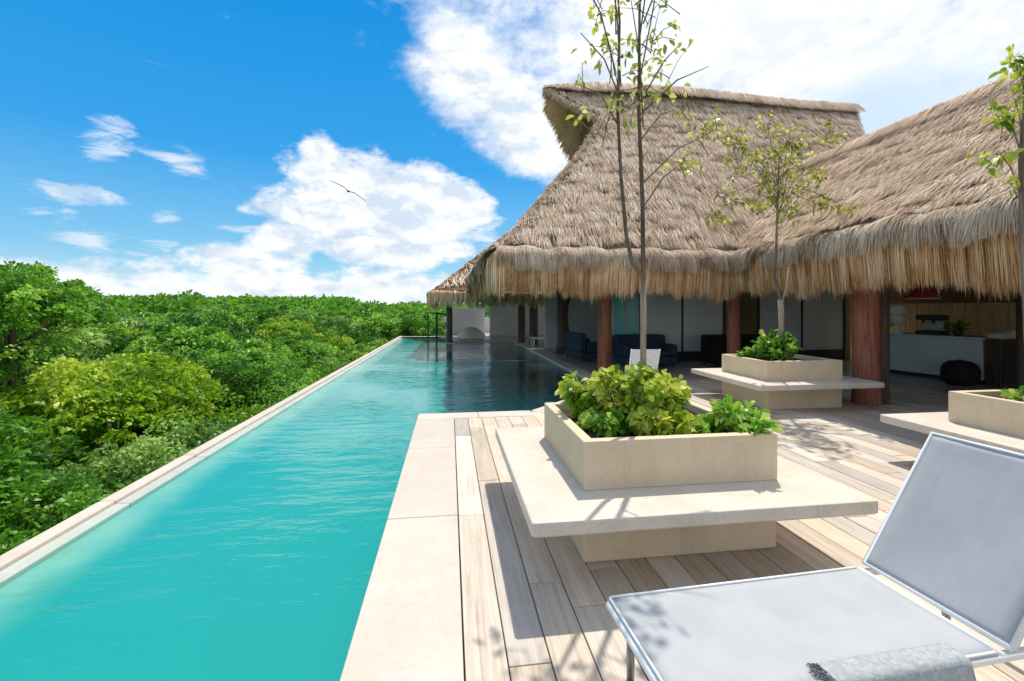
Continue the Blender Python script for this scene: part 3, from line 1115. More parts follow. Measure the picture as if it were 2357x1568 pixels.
front = [f1(1.1, YE), f1(15.6, YE), f1(15.6, 11.2), f1(13.2, 12.9), (14.15, YR, ZR), (3.05, YR, ZR), f1(4.5, 13.1), f1(3.5, 11.9)]
slab_poly('front_slope', front, n1, 0.16, M['thatch_under'], pal)
nb = np.array([0, K1, 1]) / S1
def f1b(x, y):
    return (x, y, 2.9 + K1 * (18.8 - y))
backp = [f1b(1.1, 18.8), f1b(15.6, 18.8), f1b(15.6, 17.2), f1b(13.2, 15.5), (14.15, YR + .01, ZR), (3.05, YR + .01, ZR), f1b(4.62, 15.3), f1b(4.3, 16.5)]
slab_poly('back_slope', list(reversed(backp)), nb, 0.16, M['thatch_under'], pal)
hl = 2.4
kh = 3.0 / hl if False else (f1(0, 11.9)[2] - 2.9) / 2.4
nh = unit(np.array([-kh, 0, 1.0]))
slab_poly('hip_slope', [(1.1, 18.8, 2.9), (1.1, YE, 2.9), f1(3.5, 11.9), (4.3, 16.5, f1(0, 11.9)[2])], nh, 0.16, M['thatch_under'], pal)
# recessed gable behind the prow
gz = f1(0, 11.9)[2] - 0.15
MB().add([(4.3, 12.1, gz), (4.3, 16.3, gz), (4.5, YR, ZR - 0.2), (4.5, 12.1, gz), (4.5, 16.3, gz), (4.7, YR, ZR - .2)],
         [(0, 1, 2), (3, 5, 4), (0, 3, 4, 1), (1, 4, 5, 2), (2, 5, 3, 0)]).obj('gable_infill', M['thatch_under'], pal)
SS = 4.6 * S1
left_f = piecewise([(0, 1.1), (2.3 * S1, 3.5), (3.5 * S1, 4.5), (4.6 * S1, 3.05)])
left_b = piecewise([(0, 1.1), (2.3 * S1, 4.3), (3.5 * S1, 4.66), (4.6 * S1, 3.1)])
right_f = piecewise([(0, 15.6), (1.6 * S1, 15.6), (3.3 * S1, 13.2), (4.6 * S1, 14.15)])
o1 = np.array([0, YE, 2.9])
parts = [slope_blades(left_f, right_f, SS, o1, EX, dn1, n1, 27, 230, 0.5, 0.0085)]
# hip
So = math.hypot(2.4, 3.0)
dh = unit(np.array([-1.0, 0, -kh]))
parts.append(slope_blades(piecewise([(0, 9.6), (So * .97, 11.9)]), piecewise([(0, 18.8), (So * .97, 16.5)]), So * .97, np.array([1.1, 0, 2.9]), EY, dh, nh, 14, 70, 0.5, 0.012))
dnb = np.array([0, 1, -K1]) / S1
parts.append(slope_blades(left_b, right_f, SS, np.array([0, 18.8, 2.9]), EX, dnb, nb, 16, 14, 0.7, 0.03))
tag(link('thatch', strip_mesh('thatch', *cat(parts)), M['thatch'], pal), kind='stuff')


def edge_tufts(a, b_, n_, out_dir, L, wid, spread=0.5, tintm=.45):
    a, b_ = np.array(a), np.array(b_)
    t_ = rng.random(n_)
    p = a + (b_ - a) * t_[:, None] + rng.normal(0, 0.035, (n_, 3))
    d = unit(np.array(out_dir) + rng.normal(0, spread, (n_, 3)))
    path = np.stack([p, p + d * (L * 0.5), p + d * L - EZ * L * 0.25], 1)
    al = unit(b_ - a)
    w_ = wid * rng.uniform(.5, 1.3, n_)
    return path, unit(al + rng.normal(0, .3, (n_, 3))), w_[:, None] * np.array([1, .9, .2]), np.clip(rng.normal(tintm, .22, n_), 0, 1)


# ridge roll, prow edges and gable edges
rp = MB()
pts = []
for i in range(23):
    q_ = i / 22
    xx = 2.98 + (14.2 - 2.98) * q_
    pts.append((xx, YR, ZR + 0.02 + 0.20 * math.sin(math.pi * min(1, q_ * 1.3)) ** 1.0 * (1 - q_ * 0.55) + random.uniform(-.02, .02)))
rp.tube(pts, [0.02, .05, .08, .1] + [0.115] * 18 + [0.08], 9)
rp.obj('ridge_roll', M['thatch_under'], pal, smooth=True)
parts = []
for q_ in range(6):
    for sgn in (-1, 1):
        n_ = 6000
        t_ = rng.random(n_)
        xx = 2.98 + (14.2 - 2.98) * t_
        zz = ZR + 0.02 + 0.20 * np.sin(np.pi * np.minimum(1, t_ * 1.3)) * (1 - t_ * .55)
        p = np.stack([xx, np.full(n_, YR) + sgn * 0.05, zz + (0.03 + .08 * np.minimum(1, t_ * 9)) + rng.normal(0, .02, n_) * np.minimum(1, .3 + t_ * 9)], 1)
        L = rng.uniform(.25, .6, n_) * np.minimum(1, .12 + t_ * 8)
        ang = rng.normal(0, .15, n_)
        d = np.stack([np.sin(ang), sgn * np.cos(ang) * .6, -np.cos(ang) * .75], 1)
        d2 = p + np.stack([np.zeros(n_), sgn * np.full(n_, .1), np.full(n_, -0.03)], 1)
        path = np.stack([p, d2, d2 + d * L[:, None]], 1)
        w_ = 0.010 * rng.uniform(.5, 1.3, n_)
        parts.append((path, np.tile(EX, (n_, 1)) + rng.normal(0, .2, (n_, 3)), w_[:, None] * np.array([1, 1, .25]), np.clip(rng.normal(.40, .2, n_), 0, 1)))
    break
for a, b_ in ((front[5], front[6]), (front[6], front[7])):
    parts.append(edge_tufts(a, b_, 1500, (-0.5, -.4, -.6), 0.16, 0.009, .35))
for a, b_ in ((backp[5], backp[6]), (backp[6], backp[7])):
    parts.append(edge_tufts(a, b_, 1500, (-0.4, .3, -.7), 0.2, 0.009, .35, .3))
parts.append(edge_tufts(front[4], front[3], 900, (0.3, -.4, -.6), 0.14, 0.009, .35))
parts.append(edge_tufts(front[0], front[7], 2200, (-0.4, -.5, -.6), 0.14, 0.009, .35, .4))
# inside lining of the prow
n_ = 2600
t_ = rng.random(n_)
s_ = rng.random(n_)
px = 3.14 + 1.5 * s_
py = YR + 0.04 + t_ * (0.12 + 1.5 * s_)
pz = ZR - K1 * (py - YR) - 0.2
p = np.stack([px, py, pz], 1)
d = unit(np.stack([rng.normal(-.2, .25, n_), np.full(n_, .6), np.full(n_, -.75)], 1))
path = np.stack([p, p + d * .12 + np.array([0, -.03, -.02]), p + d * .3 + np.array([0, -.03, -.03])], 1)
tag(link('gable_lining', strip_mesh('gable_lining', path, np.tile(EX, (n_, 1)), np.full((n_, 1), .012) * np.array([1., 1, .3]), np.clip(rng.normal(.65, .25, n_), 0, 1)), M['fringe'], pal), kind='stuff')
tag(link('ridge_straw', strip_mesh('ridge_straw', *cat(parts)), M['thatch'], pal), kind='stuff')

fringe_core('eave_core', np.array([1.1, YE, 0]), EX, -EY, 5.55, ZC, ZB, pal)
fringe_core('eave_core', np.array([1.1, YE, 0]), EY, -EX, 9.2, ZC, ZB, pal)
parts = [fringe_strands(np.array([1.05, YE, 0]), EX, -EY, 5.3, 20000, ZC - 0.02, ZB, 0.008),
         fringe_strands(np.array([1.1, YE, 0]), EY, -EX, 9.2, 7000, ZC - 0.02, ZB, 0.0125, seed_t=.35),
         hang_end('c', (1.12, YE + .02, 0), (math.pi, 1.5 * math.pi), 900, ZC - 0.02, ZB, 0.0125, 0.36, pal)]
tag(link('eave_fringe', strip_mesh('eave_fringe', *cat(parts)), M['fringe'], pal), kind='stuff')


def collar(parts_):
    out_ = []
    for (start, along, outw, length, n_) in parts_:
        a = rng.uniform(0, length, n_)
        path = np.zeros((n_, 4, 3))
        L = rng.uniform(.22, .50, n_) + .16 * np.sin(a * 2.9) * np.sin(a * 1.3 + 1) + .28 * rng.random(n_) ** 3
        cid = np.floor(a / .13).astype(int)
        ch1 = np.modf(np.abs(np.sin(cid * 12.9898 + 3)) * 43758.5453)[0]
        L = np.minimum(L * (.7 + .7 * ch1), .58 + .12 * rng.random(n_))
        lump = .035 * np.sin(a * 4.3) + .03 * np.sin(a * 9.1 + 2)
        sw = rng.normal(0, .05, n_) + (ch1 - .5) * .2
        lift = rng.random(n_) * .08
        for i, q_ in enumerate((0, .35, .7, 1.0)):
            arc = q_ * L
            ou = -0.08 + 0.46 * np.sin(np.minimum(1, arc * 2.2) * math.pi / 2) + lift * .7 + 0.02 + lump * q_
            zz = ZC - 1.0 * arc ** 1.5 + lift * .5 + lump * .6
            path[:, i] = start + along * (a + sw * q_)[:, None] + outw * ou[:, None]
            path[:, i, 2] = zz
        w_ = 0.0085 * rng.uniform(.5, 1.3, n_)
        out_.append((path, unit(along + outw * rng.normal(0, .3, n_)[:, None]), w_[:, None] * np.array([1, 1, .9, .2]), np.clip(rng.normal(.45, .18, n_) + (ch1 - .5) * .4, 0, 1)))
    return out_


tag(link('eave_collar', strip_mesh('eave_collar', *cat(collar([(np.array([1.05, YE, 0]), EX, -EY, 5.4, 11000), (np.array([1.1, YE, 0]), EY, -EX, 9.2, 3000)]))), M['collar'], pal), kind='stuff')

# ---- right-hand palapa wing
wing = thing('thatched_wing', 'low thatched wing whose eave runs toward the camera on the right', 'palapa')
K2 = 0.9
S2 = math.sqrt(1 + K2 * K2)
XE, XR = 6.5, 9.2
ZR2 = 2.9 + K2 * (XR - XE)
YV = YE + (ZR2 - 2.9) / K1
n2 = np.array([-K2, 0, 1]) / S2
dn2 = np.array([-1, 0, -K2]) / S2
slab_poly('near_slope', [(XE, YE - .02, 2.9), (XE, -2.5, 2.9), (XR, -2.5, ZR2), (XR, YV, ZR2)], n2, 0.15, M['thatch_under'], wing)
slab_poly('far_slope', [(XR + .01, 12.4, ZR2), (XR + .01, -2.5, ZR2), (XR + 4.6, -2.5, ZR2 - K2 * 4.6), (XR + 4.6, 12.4, ZR2 - K2 * 4.6)], np.array([K2, 0, 1]) / S2, 0.15, M['thatch_under'], wing)
SW = (XR - XE) * S2
parts = [slope_blades(lambda s: -1.5, piecewise([(0, 9.55), (SW, YV)]), SW, np.array([XE, 0, 2.9]), EY, dn2, n2, 24, 330, 0.36, 0.0052, 1.1)]
# ridge straw
n_ = 11000
yy = rng.uniform(-1.5, YV, n_)
sgn = np.where(rng.random(n_) < .75, -1.0, 1.0)
p = np.stack([XR + sgn * .03, yy, np.full(n_, ZR2 + .08)], 1) + rng.normal(0, .022, (n_, 3))
ang = rng.normal(0, .25, n_)
d = np.stack([sgn * .72 * np.cos(ang), np.sin(ang), -.66 * np.cos(ang)], 1)
L = rng.uniform(.2, .5, n_)
path = np.stack([p, p + np.stack([sgn * .09, 0 * sgn, 0 * sgn - .02], 1), p + np.stack([sgn * .09, 0 * sgn, 0 * sgn - .02], 1) + d * L[:, None]], 1)
parts.append((path, np.tile(EY, (n_, 1)), (0.0075 * rng.uniform(.5, 1.2, n_))[:, None] * np.array([1, 1, .25]), np.clip(rng.normal(.45, .2, n_), 0, 1)))
tag(link('thatch', strip_mesh('thatch', *cat(parts)), M['thatch'], wing), kind='stuff')
fringe_core('eave_core', np.array([XE, -2.5, 0]), EY, -EX, 12.1, ZC, ZB, wing)
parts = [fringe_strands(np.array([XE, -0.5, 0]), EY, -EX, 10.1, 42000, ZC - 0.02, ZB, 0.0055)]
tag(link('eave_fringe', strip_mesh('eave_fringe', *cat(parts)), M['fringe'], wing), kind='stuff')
tag(link('eave_collar', strip_mesh('eave_collar', *cat(collar([(np.array([XE, -0.5, 0]), EY, -EX, 10.05, 24000)]))), M['collar'], wing), kind='stuff')

# ---- far palapa past the end of the pool
far = thing('palapa', 'small thatched palapa far off beyond the end of the pool', 'palapa')
K3 = 0.85
S3 = math.sqrt(1 + K3 * K3)
slab_poly('front_slope', [(-0.6, 19.4, 2.4), (9, 19.4, 2.4), (9, 23.3, 5.7), (3.3, 23.3, 5.7)], np.array([0, -K3, 1]) / S3, .15, M['thatch_under'], far)
slab_poly('hip_slope', [(-0.6, 27.2, 2.4), (-0.6, 19.4, 2.4), (3.3, 23.3, 5.7)], np.array([-K3, 0, 1]) / S3, .15, M['thatch_under'], far)
slab_poly('back_slope', [(9, 27.2, 2.4), (-0.6, 27.2, 2.4), (3.3, 23.31, 5.7), (9, 23.31, 5.7)], np.array([0, K3, 1]) / S3, .15, M['thatch_under'], far)
parts = [slope_blades(piecewise([(0, -.6), (3.9 * S3, 3.3)]), lambda s: 9.0, 3.9 * S3, np.array([0, 19.4, 2.4]), EX, np.array([0, -1, -K3]) / S3, np.array([0, -K3, 1]) / S3, 16, 26, .5, .022),
         slope_blades(piecewise([(0, 19.4), (3.9 * S3, 23.3)]), piecewise([(0, 27.2), (3.9 * S3, 23.3)]), 3.9 * S3, np.array([-.6, 0, 2.4]), EY, np.array([-1, 0, -K3]) / S3, np.array([-K3, 0, 1]) / S3, 16, 22, .5, .022)]
tag(link('thatch', strip_mesh('thatch', *cat(parts)), M['thatch'], far), kind='stuff')
fringe_core('eave_core', np.array([-.6, 19.4, 0]), EX, -EY, 9.6, 2.4, 1.72, far)
fringe_core('eave_core', np.array([-.6, 19.4, 0]), EY, -EX, 7.8, 2.4, 1.72, far)
parts = [fringe_strands(np.array([-.65, 19.4, 0]), EX, -EY, 9.6, 6500, 2.38, 1.72, .013, seed_t=.7), fringe_strands(np.array([-.6, 19.4, 0]), EY, -EX, 7.8, 3500, 2.38, 1.72, .013, seed_t=.6),
         hang_end('c', (-.58, 19.42, 0), (math.pi, 1.5 * math.pi), 600, 2.38, 1.72, .013, .36, far)]
tag(link('eave_fringe', strip_mesh('eave_fringe', *cat(parts)), M['fringe'], far), kind='stuff')


far.location.y = -0.5

# ------------------------------------------------------------------ columns, beams, walls
def column(x, y, r, h_, m_, parent, lean=0.0, flare=1.12, name='column'):
    b_ = MB()
    prof = [(r * flare, 0), (r * flare * 0.97, 0.1), (r * 1.02, 0.35), (r, h_ * .5), (r * .94, h_)]
    b_.lathe(prof, 18)
    o_ = b_.obj(name, m_, parent, auto=50, loc=(x, y, 0.0))
    o_.rotation_euler = (0, lean, random.uniform(0, 6))
    return o_


column(3.94, 11.2, 0.175, 3.3, M['column'], pal)
column(6.9, 10.25, 0.155, 3.3, M['column'], pal)
column(6.94, 6.72, 0.19, 3.1, M['column'], wing)
column(7.22, 6.70, 0.10, 3.1, M['dark_timber'], wing)
column(10.9, 7.25, 0.10, 3.3, M['dark_timber'], wing)
column(3.30, 21.2, 0.17, 2.7, M['dark_timber'], far)
column(3.62, 19.9, 0.19, 2.6, M['dark_timber'], far)
column(-0.02, 21.8, 0.14, 2.5, M['dark_timber'], far)
# the gnarled trunk post
gp = MB()
gp.tube([(4.12, 15.9, 0), (4.08, 15.9, .5), (4.02, 15.9, 1.2), (4.05, 15.9, 2.0), (4.1, 15.9, 3.3)], [.36, .24, .2, .22, .28], 12)
gp.tube([(4.25, 15.9, .75), (4.42, 15.85, .3), (4.55, 15.8, 0.0)], [.12, .1, .11], 8)
gp.tube([(4.05, 15.9, 1.6), (4.4, 15.9, 2.3), (4.8, 15.9, 3.2)], [.13, .1, .1], 8)
gp.obj('trunk_post', M['dark_timber'], pal, smooth=True)
# ring beams and rafters under the eaves
bm_ = MB()
bm_.tube([(1.5, 10.3, 2.72), (15, 10.3, 2.72)], .09, 8)
bm_.obj('beam', M['dark_timber'], pal, smooth=True)
MB().tube([(1.7, 10.2, 2.72), (1.7, 18.2, 2.72)], .09, 8).obj('beam', M['dark_timber'], pal, smooth=True)
MB().tube([(7.05, -2, 2.8), (7.05, 10.2, 2.8)], .09, 8).obj('beam', M['dark_timber'], wing, smooth=True)
for i in range(9):
    xx = 2.2 + i * 1.15
    ye_ = min(13.9, YE + max(0.9, (xx - 1.3)))if xx < 4.4 else 13.9
    MB().tube([(xx, 9.8, 2.72), (xx, ye_, 2.72 + (ye_ - 9.8) * K1)], .05, 6).obj('rafter', M['dark_timber'], pal, smooth=True)
for i in range(8):
    yy = 1.0 + i * 1.15
    MB().tube([(6.75, yy, 2.80), (9.1, yy, 2.80 + 2.35 * K2)], .045, 6).obj('rafter', M['dark_timber'], wing, smooth=True)


def glass_wall(parent, x0, x1, y_, z0, z1, panes, m_, mid='metal'):
    """a wall of glass panels; each pane a part of the frame"""
    b_ = MB()
    t_ = 0.05
    b_.box(x0, x1, y_ - .04, y_ + .04, z1, z1 + .08)
    b_.box(x0, x1, y_ - .05, y_ + .05, z0 - .30, z0)
    for i in range(panes + 1):
        xx = x0 + (x1 - x0) * i / panes
        b_.box(xx - t_ / 2, xx + t_ / 2, y_ - .035, y_ + .035, z0 + .001, z1 - .001)
    w_ = b_.obj('glass_wall', M[mid], parent)
    for i in range(panes):
        a, c_ = x0 + (x1 - x0) * i / panes + t_ / 2 + .001, x0 + (x1 - x0) * (i + 1) / panes - t_ / 2 - .001
        MB().box(a, c_, y_ - .008, y_ + .008, z0 + .003, z1 - .003).obj('pane', m_, w_)
    return w_


glass_wall(pal, 4.68, 5.45, 12.6, 0.32, 2.75, 2, M['teal_pane'], 'metal')
glass_wall(pal, 5.5, 8.15, 12.6, 0.32, 2.75, 2, M['glass_pane'], 'dark_metal')
glass_wall(pal, 9.3, 12.2, 12.6, 0.32, 2.75, 2, M['glass_pane'], 'dark_metal')
MB().box(4.6, 15.3, 17.6, 17.8, 0, 4.0).obj('rear_wall', M['grey_wall'], pal)
MB().box(12.25, 12.4, 12.4, 17.6, 0, 3.9).obj('end_wall', M['ochre'], pal)
# side glass wall along the lounge
MB().box(3.75, 4.6, 17.62, 17.7, 0, 2.6).obj('side_wall', M['pale_wall'], pal)
# wing interior: boarded ochre wall behind the bar
ow = MB().box(13.0, 13.15, 0.5, 12.2, 0, 2.0).obj('boarded_wall', M['ochre'], wing)
for i in range(39):
    MB().box(12.972, 12.997, .52 + i * .3, .52 + i * .3 + .285, 0.02, 1.98, .004).obj('wall_board', M['ochre'], ow)

# bar counter, cabinet and what stands on them
ct = thing('bar_counter', 'long pale grey bar counter under the low thatched wing', 'counter', (10.98, 9.05, 0), R(8.5))
MB().box(-0.02, 0.62, -0.98, 1.25, 0.08, 0.93, .01).obj('counter_body', M['counter'], ct)
MB().box(-0.06, 0.68, -1.02, 1.3, 0.932, 0.985, .008).obj('counter_top', M['counter'], ct)
MB().box(0.04, 0.56, -0.95, 1.2, 0.0, 0.078).obj('plinth', M['dark_metal'], ct)
cb = thing('cabinet', 'dark cabinet with panelled doors at the end of the bar', 'cabinet', (11.42, 7.78, 0))
MB().box(-0.28, 0.42, 0, 0.28, 0.0, 0.90, .01).obj('cabinet_body', M['dark_timber'], cb)
MB().box(-0.31, 0.45, -0.03, 0.3, 0.902, 0.945, .006).obj('cabinet_top', M['dark_timber'], cb)
for k in range(2):
    d_ = MB().box(-0.26 + k * .345, 0.06 + k * .345, -0.024, -0.002, 0.05, 0.86, .004).obj('cabinet_door', M['dark_metal'], cb)
    MB().tube([(0.02 + k * .10, -0.045, .42), (0.02 + k * .10, -0.045, .55)], .006, 6).obj('handle', M['metal'], d_)


def cushion(name, loc, sx, sy, sz, m_, label, rz=0., tilt=0.):
    vs, fs = [], []
    n_ = 12
    for j in range(n_ + 1):
        for i in range(2 * n_):
            a = math.pi * j / n_
            w_ = 2 * math.pi * i / (2 * n_)
            def se(c_, e):
                return math.copysign(abs(c_) ** e, c_)
            vs.append((sx / 2 * se(math.sin(a), .45) * se(math.cos(w_), .45), sy / 2 * se(math.sin(a), .45) * se(math.sin(w_), .45), sz / 2 * se(math.cos(a), .9)))
    for j in range(n_):
        for i in range(2 * n_):
            k = (i + 1) % (2 * n_)
            fs.append((j * 2 * n_ + i, (j + 1) * 2 * n_ + i, (j + 1) * 2 * n_ + k, j * 2 * n_ + k))
    o_ = MB().add(vs, fs).obj(name, m_, None, smooth=True, loc=loc)
    o_.rotation_euler = (tilt, 0, rz)
    return tag(o_, label, 'cushion')


cushion('cushion', (11.30, 7.92, 1.03), .38, .3, .16, M['cream_cloth'], 'cream cushion lying on the left half of the dark cabinet', .2)
cushion('cushion', (11.66, 7.94, 1.06), .34, .28, .22, M['cream_cloth'], 'plumper cream cushion lying on the right half of the dark cabinet', -.15)
# round black pouf on the floor
pf = thing('pouf', 'round black pouf on the floor in front of the bar counter', 'pouf', (10.62, 8.12, 0))
MB().lathe([(.20, 0), (.27, .06), (.31, .18), (.31, .30), (.27, .42), (.18, .49), (.05, .51)], 22).obj('seat', M['black'], pf, smooth=True)
MB().lathe([(.05, .509), (.05, .52), (.01, .525)], 12).obj('button', M['dark_metal'], pf, smooth=True)
# white lantern-like jug with tap on the counter
ja = thing('drink_dispenser', 'white ceramic drink dispenser on a stand on the bar counter', 'dispenser', (10.92, 9.75, 0.987))
MB().lathe([(.13, 0), (.14, .02), (.05, .06), (.045, .22), (.12, .25)], 16).obj('stand', M['white_ceramic'], ja, smooth=True)
MB().lathe([(.13, .252), (.19, .28), (.2, .36), (.15, .47)], 18).obj('jar', M['white_ceramic'], ja, smooth=True)
MB().lathe([(.17, .474), (.20, .50), (.20, .66), (.17, .70), (.03, .72)], 18).obj('lid', M['white_ceramic'], ja, smooth=True)
MB().tube([(-.2, 0, .32), (-.27, 0, .32), (-.28, 0, .27)], .014, 6).obj('tap', M['dark_metal'], ja, smooth=True)
# espresso-machine-like dark box next to it
em = thing('coffee_machine', 'small dark coffee machine on the bar beside the white dispenser', 'coffee machine', (11.18, 9.15, 0.987), R(8))
MB().box(-.16, .2, -.24, .24, 0, .09, .01).obj('drip_base', M['dark_metal'], em)
MB().box(.04, .2, -.22, .22, .092, .34, .01).obj('body', M['metal'], em)
MB().box(-.16, .2, -.24, .24, .342, .46, .015).obj('head', M['dark_metal'], em)
for k in (-.11, .11):
    MB().tube([(-.1, k, .34), (-.1, k, .27)], .03, 8).obj('spout', M['dark_metal'], em)


def potted(loc, label, h_, nl, m_, rad):
    r = thing('potted_plant', label, 'plant', loc)
    MB().lathe([(.055, 0), (.075, .03), (.09, .12), (.085, .125)], 14).obj('pot', M['dark_metal'], r, smooth=True)
    base = np.tile(np.array([0, 0, .11]), (nl, 1)) + rng.normal(0, .02, (nl, 3))
    d = unit(np.stack([rng.normal(0, .6, nl), rng.normal(0, .6, nl), rng.uniform(.4, 1.3, nl)], 1))
    base = base + d * rng.uniform(0, .6, nl)[:, None] * rad
    link('foliage', leaves('foliage', base, d, rng.uniform(.5, 1., nl) * h_, rng.uniform(.02, .05, nl), rng.random(nl), .35), m_, r)
    return r


potted((11.0, 10.15, .987), 'small dark leafy plant at the far end of the bar counter', .26, 60, M['leaf_grey'], .15)
potted((11.22, 8.62, .987), 'spiky green plant at the near end of the bar counter', .32, 70, M['leaf_mid'], .15)
# red pendant lamp under the thatch
pl = thing('pendant_lamp', 'dark red cone pendant lamp hanging under the low thatched wing', 'lamp', (9.9, 8.3, 0))
MB().lathe([(.30, 1.82), (.28, 1.86), (.12, 2.08), (.04, 2.12)], 20).obj('lamp_shade', M['red_shade'], pl, smooth=True)
MB().tube([(0, 0, 2.12), (0, 0, 4.6)], .008, 5).obj('cord', M['dark_metal'], pl)
MB().lathe([(.29, 1.80), (.305, 1.80), (.305, 1.815), (.29, 1.815)], 20).obj('rim', M['cream_cloth'], pl)

# lounge furniture in the shade
def sofa(loc, rz, w_, label, m_):
    s = thing('sofa', label, 'sofa', loc, rz)
    MB().box(-w_ / 2, w_ / 2, -.42, .42, .10, .30, .03).obj('base', m_, s)
    MB().box(-w_ / 2 + .16, w_ / 2 - .16, -.44, .25, .305, .46, .05).obj('seat', m_, s)
    MB().box(-w_ / 2 + .02, w_ / 2 - .02, .22, .44, .302, .86, .05).obj('backrest', m_, s)
    for q_ in (-1, 1):
        MB().box(min(q_ * w_ / 2, q_ * (w_ / 2 - .15)), max(q_ * w_ / 2, q_ * (w_ / 2 - .15)), -.43, .21, .302, .62, .04).obj('armrest', m_, s)
        for g in (-1, 1):
            MB().tube([(q_ * (w_ / 2 - .1), g * .34, 0), (q_ * (w_ / 2 - .1), g * .34, .1)], .025, 8).obj('leg', M['dark_metal'], s)
    return s


sofa((4.15, 13.6, -.004), R(95), 1.5, 'navy blue sofa in the shade left of the nearest red-brown column', M['navy'])
sofa((5.35, 11.9, -.004), R(0), 1.5, 'navy blue sofa in front of the teal glass wall right of the column', M['navy'])
sofa((8.0, 11.6, -.004), R(0), 1.9, 'long dark sofa in front of the blue-grey glass panels', M['black'])


# white canvas chair behind the near planter
ch = thing('canvas_chair', 'white canvas chair just visible behind the near planter shrubs', 'chair', (3.55, 8.05, 0), R(170))
for q_ in (-1, 1):
    MB().tube([(q_ * .25, -.25, 0), (q_ * .25, .1, .42), (q_ * .25, .32, .86)], .016, 6).obj('side_frame', M['white_metal'], ch, smooth=True)
    MB().tube([(q_ * .25, .28, 0), (q_ * .25, -.22, .42)], .016, 6).obj('leg', M['white_metal'], ch, smooth=True)
MB().box(-.24, .24, -.22, .12, .41, .425).obj('seat', M['white_cloth'], ch)
bk = MB().add([(-.24, .12, .43), (.24, .12, .43), (.24, .32, .86), (-.24, .32, .86), (-.24, .135, .43), (.24, .135, .43), (.24, .335, .86), (-.24, .335, .86)],
              [(0, 1, 2, 3), (7, 6, 5, 4), (0, 4, 5, 1), (2, 6, 7, 3), (1, 5, 6, 2), (3, 7, 4, 0)]).obj('backrest', M['white_cloth'], ch)

# things at the far end of the pool
bb = thing('bean_bag', 'cream bean bag seat on the terrace at the far end of the pool', 'bean bag', (1.1, 23.4, 0))
MB().lathe([(.62, 0), (.74, .08), (.70, .25), (.50, .45), (.28, .58), (.12, .63)], 20).obj('seat', M['cream_cloth'], bb, smooth=True)
tag(MB().box(-0.55, 9.0, 30.0, 30.2, 0, 1.0, .01).obj('garden_wall', M['pale_wall']), 'low pale wall beyond the far palapa', 'wall')
tag(MB().box(0.1, 2.1, 27.4, 27.6, 0, 1.62, .01).obj('screen_wall', M['pale_wall']), 'pale lilac screen wall standing behind the bean bag', 'wall')
tag(MB().box(2.3, 7.6, 26.2, 26.4, 0, 2.3, .01).obj('service_wall', M['grey_wall']), 'grey wall at the back of the far palapa', 'wall')
rl = thing('pool_railing', 'thin grey railing with two posts at the far left corner of the terrace', 'railing', (-.62, 21.5, 0))
MB().tube([(0, 0, -.9), (0, 0, 1.36)], .045, 8).obj('post', M['dark_metal'], rl)
MB().tube([(-.42, .6, -.6), (-.42, .6, 1.36)], .03, 8).obj('post', M['dark_metal'], rl)
MB().tube([(-.46, .6, 1.38), (0, 0, 1.38), (.55, .2, 1.3)], .035, 8).obj('top_rail', M['dark_metal'], rl)
MB().tube([(-.42, .6, .5), (0, 0, .5)], .02, 8).obj('lower_rail', M['dark_metal'], rl)
st = thing('pool_steps', 'stone steps at the far right corner of the pool', 'steps', (2.3, 21.4, 0))
for k in range(3):
    MB().box(-.6, .78, .3 - k * .35 - .35 + .7, .3 - k * .35 + .68, -.5, -.02 - k * .16, .01).obj('step', M['coping'], st)

# low table, planters near the far lounge
lt = thing('coffee_table', 'low pale table in the shade beside the gnarled trunk post', 'table', (4.0, 18.9, 0))
MB().box(-.6, .6, -.35, .35, .32, .38, .01).obj('table_top', M['white_ceramic'], lt)
for a in (-1, 1):
    for c_ in (-1, 1):
        MB().tube([(a * .52, c_ * .28, 0), (a * .52, c_ * .28, .32)], .025, 8).obj('leg', M['white_metal'], lt)


# ------------------------------------------------------------------ plants in the planters
def shrub(loc, rad, h_, nst, per, ll, lw, m_, label, group=None, seed=0):
    r = thing('shrub', label, 'shrub', loc, 0, group)
    st_ = MB()
    B, D, L, W, Tn = [], [], [], [], []
    for i in range(nst):
        a = rng.uniform(0, 2 * math.pi)
        rr = rad * math.sqrt(rng.random())
        hh = h_ * rng.uniform(.55, 1.05) * (1 - .35 * (rr / rad) ** 2)
        tip = np.array([rr * math.cos(a), rr * math.sin(a), hh])
        root = np.array([tip[0] * .25, tip[1] * .25, 0])
        mid = (root + tip) / 2 + np.array([0, 0, hh * .08])
        st_.tube([root, mid, tip], [.006, .005, .003], 5)
        tone = rng.normal(.5, .2)
        for k in range(per):
            q_ = 1 - abs(rng.normal(0, .33))
            q_ = max(.15, min(1, q_))
            p = root * (1 - q_) + tip * q_ + rng.normal(0, .012, 3)
            d = unit(np.array([math.cos(a) * .4, math.sin(a) * .4, .45]) + rng.normal(0, .65, 3))
            B.append(p)
            D.append(d)
            L.append(ll * rng.uniform(.6, 1.2))
            W.append(lw * rng.uniform(.7, 1.2))
            Tn.append(tone + rng.normal(0, .14) + .2 * (q_ - .7))
    st_.obj('stem', M['bark'], r, smooth=True)
    link('foliage', leaves('foliage', np.array(B), np.array(D), np.array(L), np.array(W), np.clip(np.array(Tn), 0, 1), .25), m_, r)
    return r


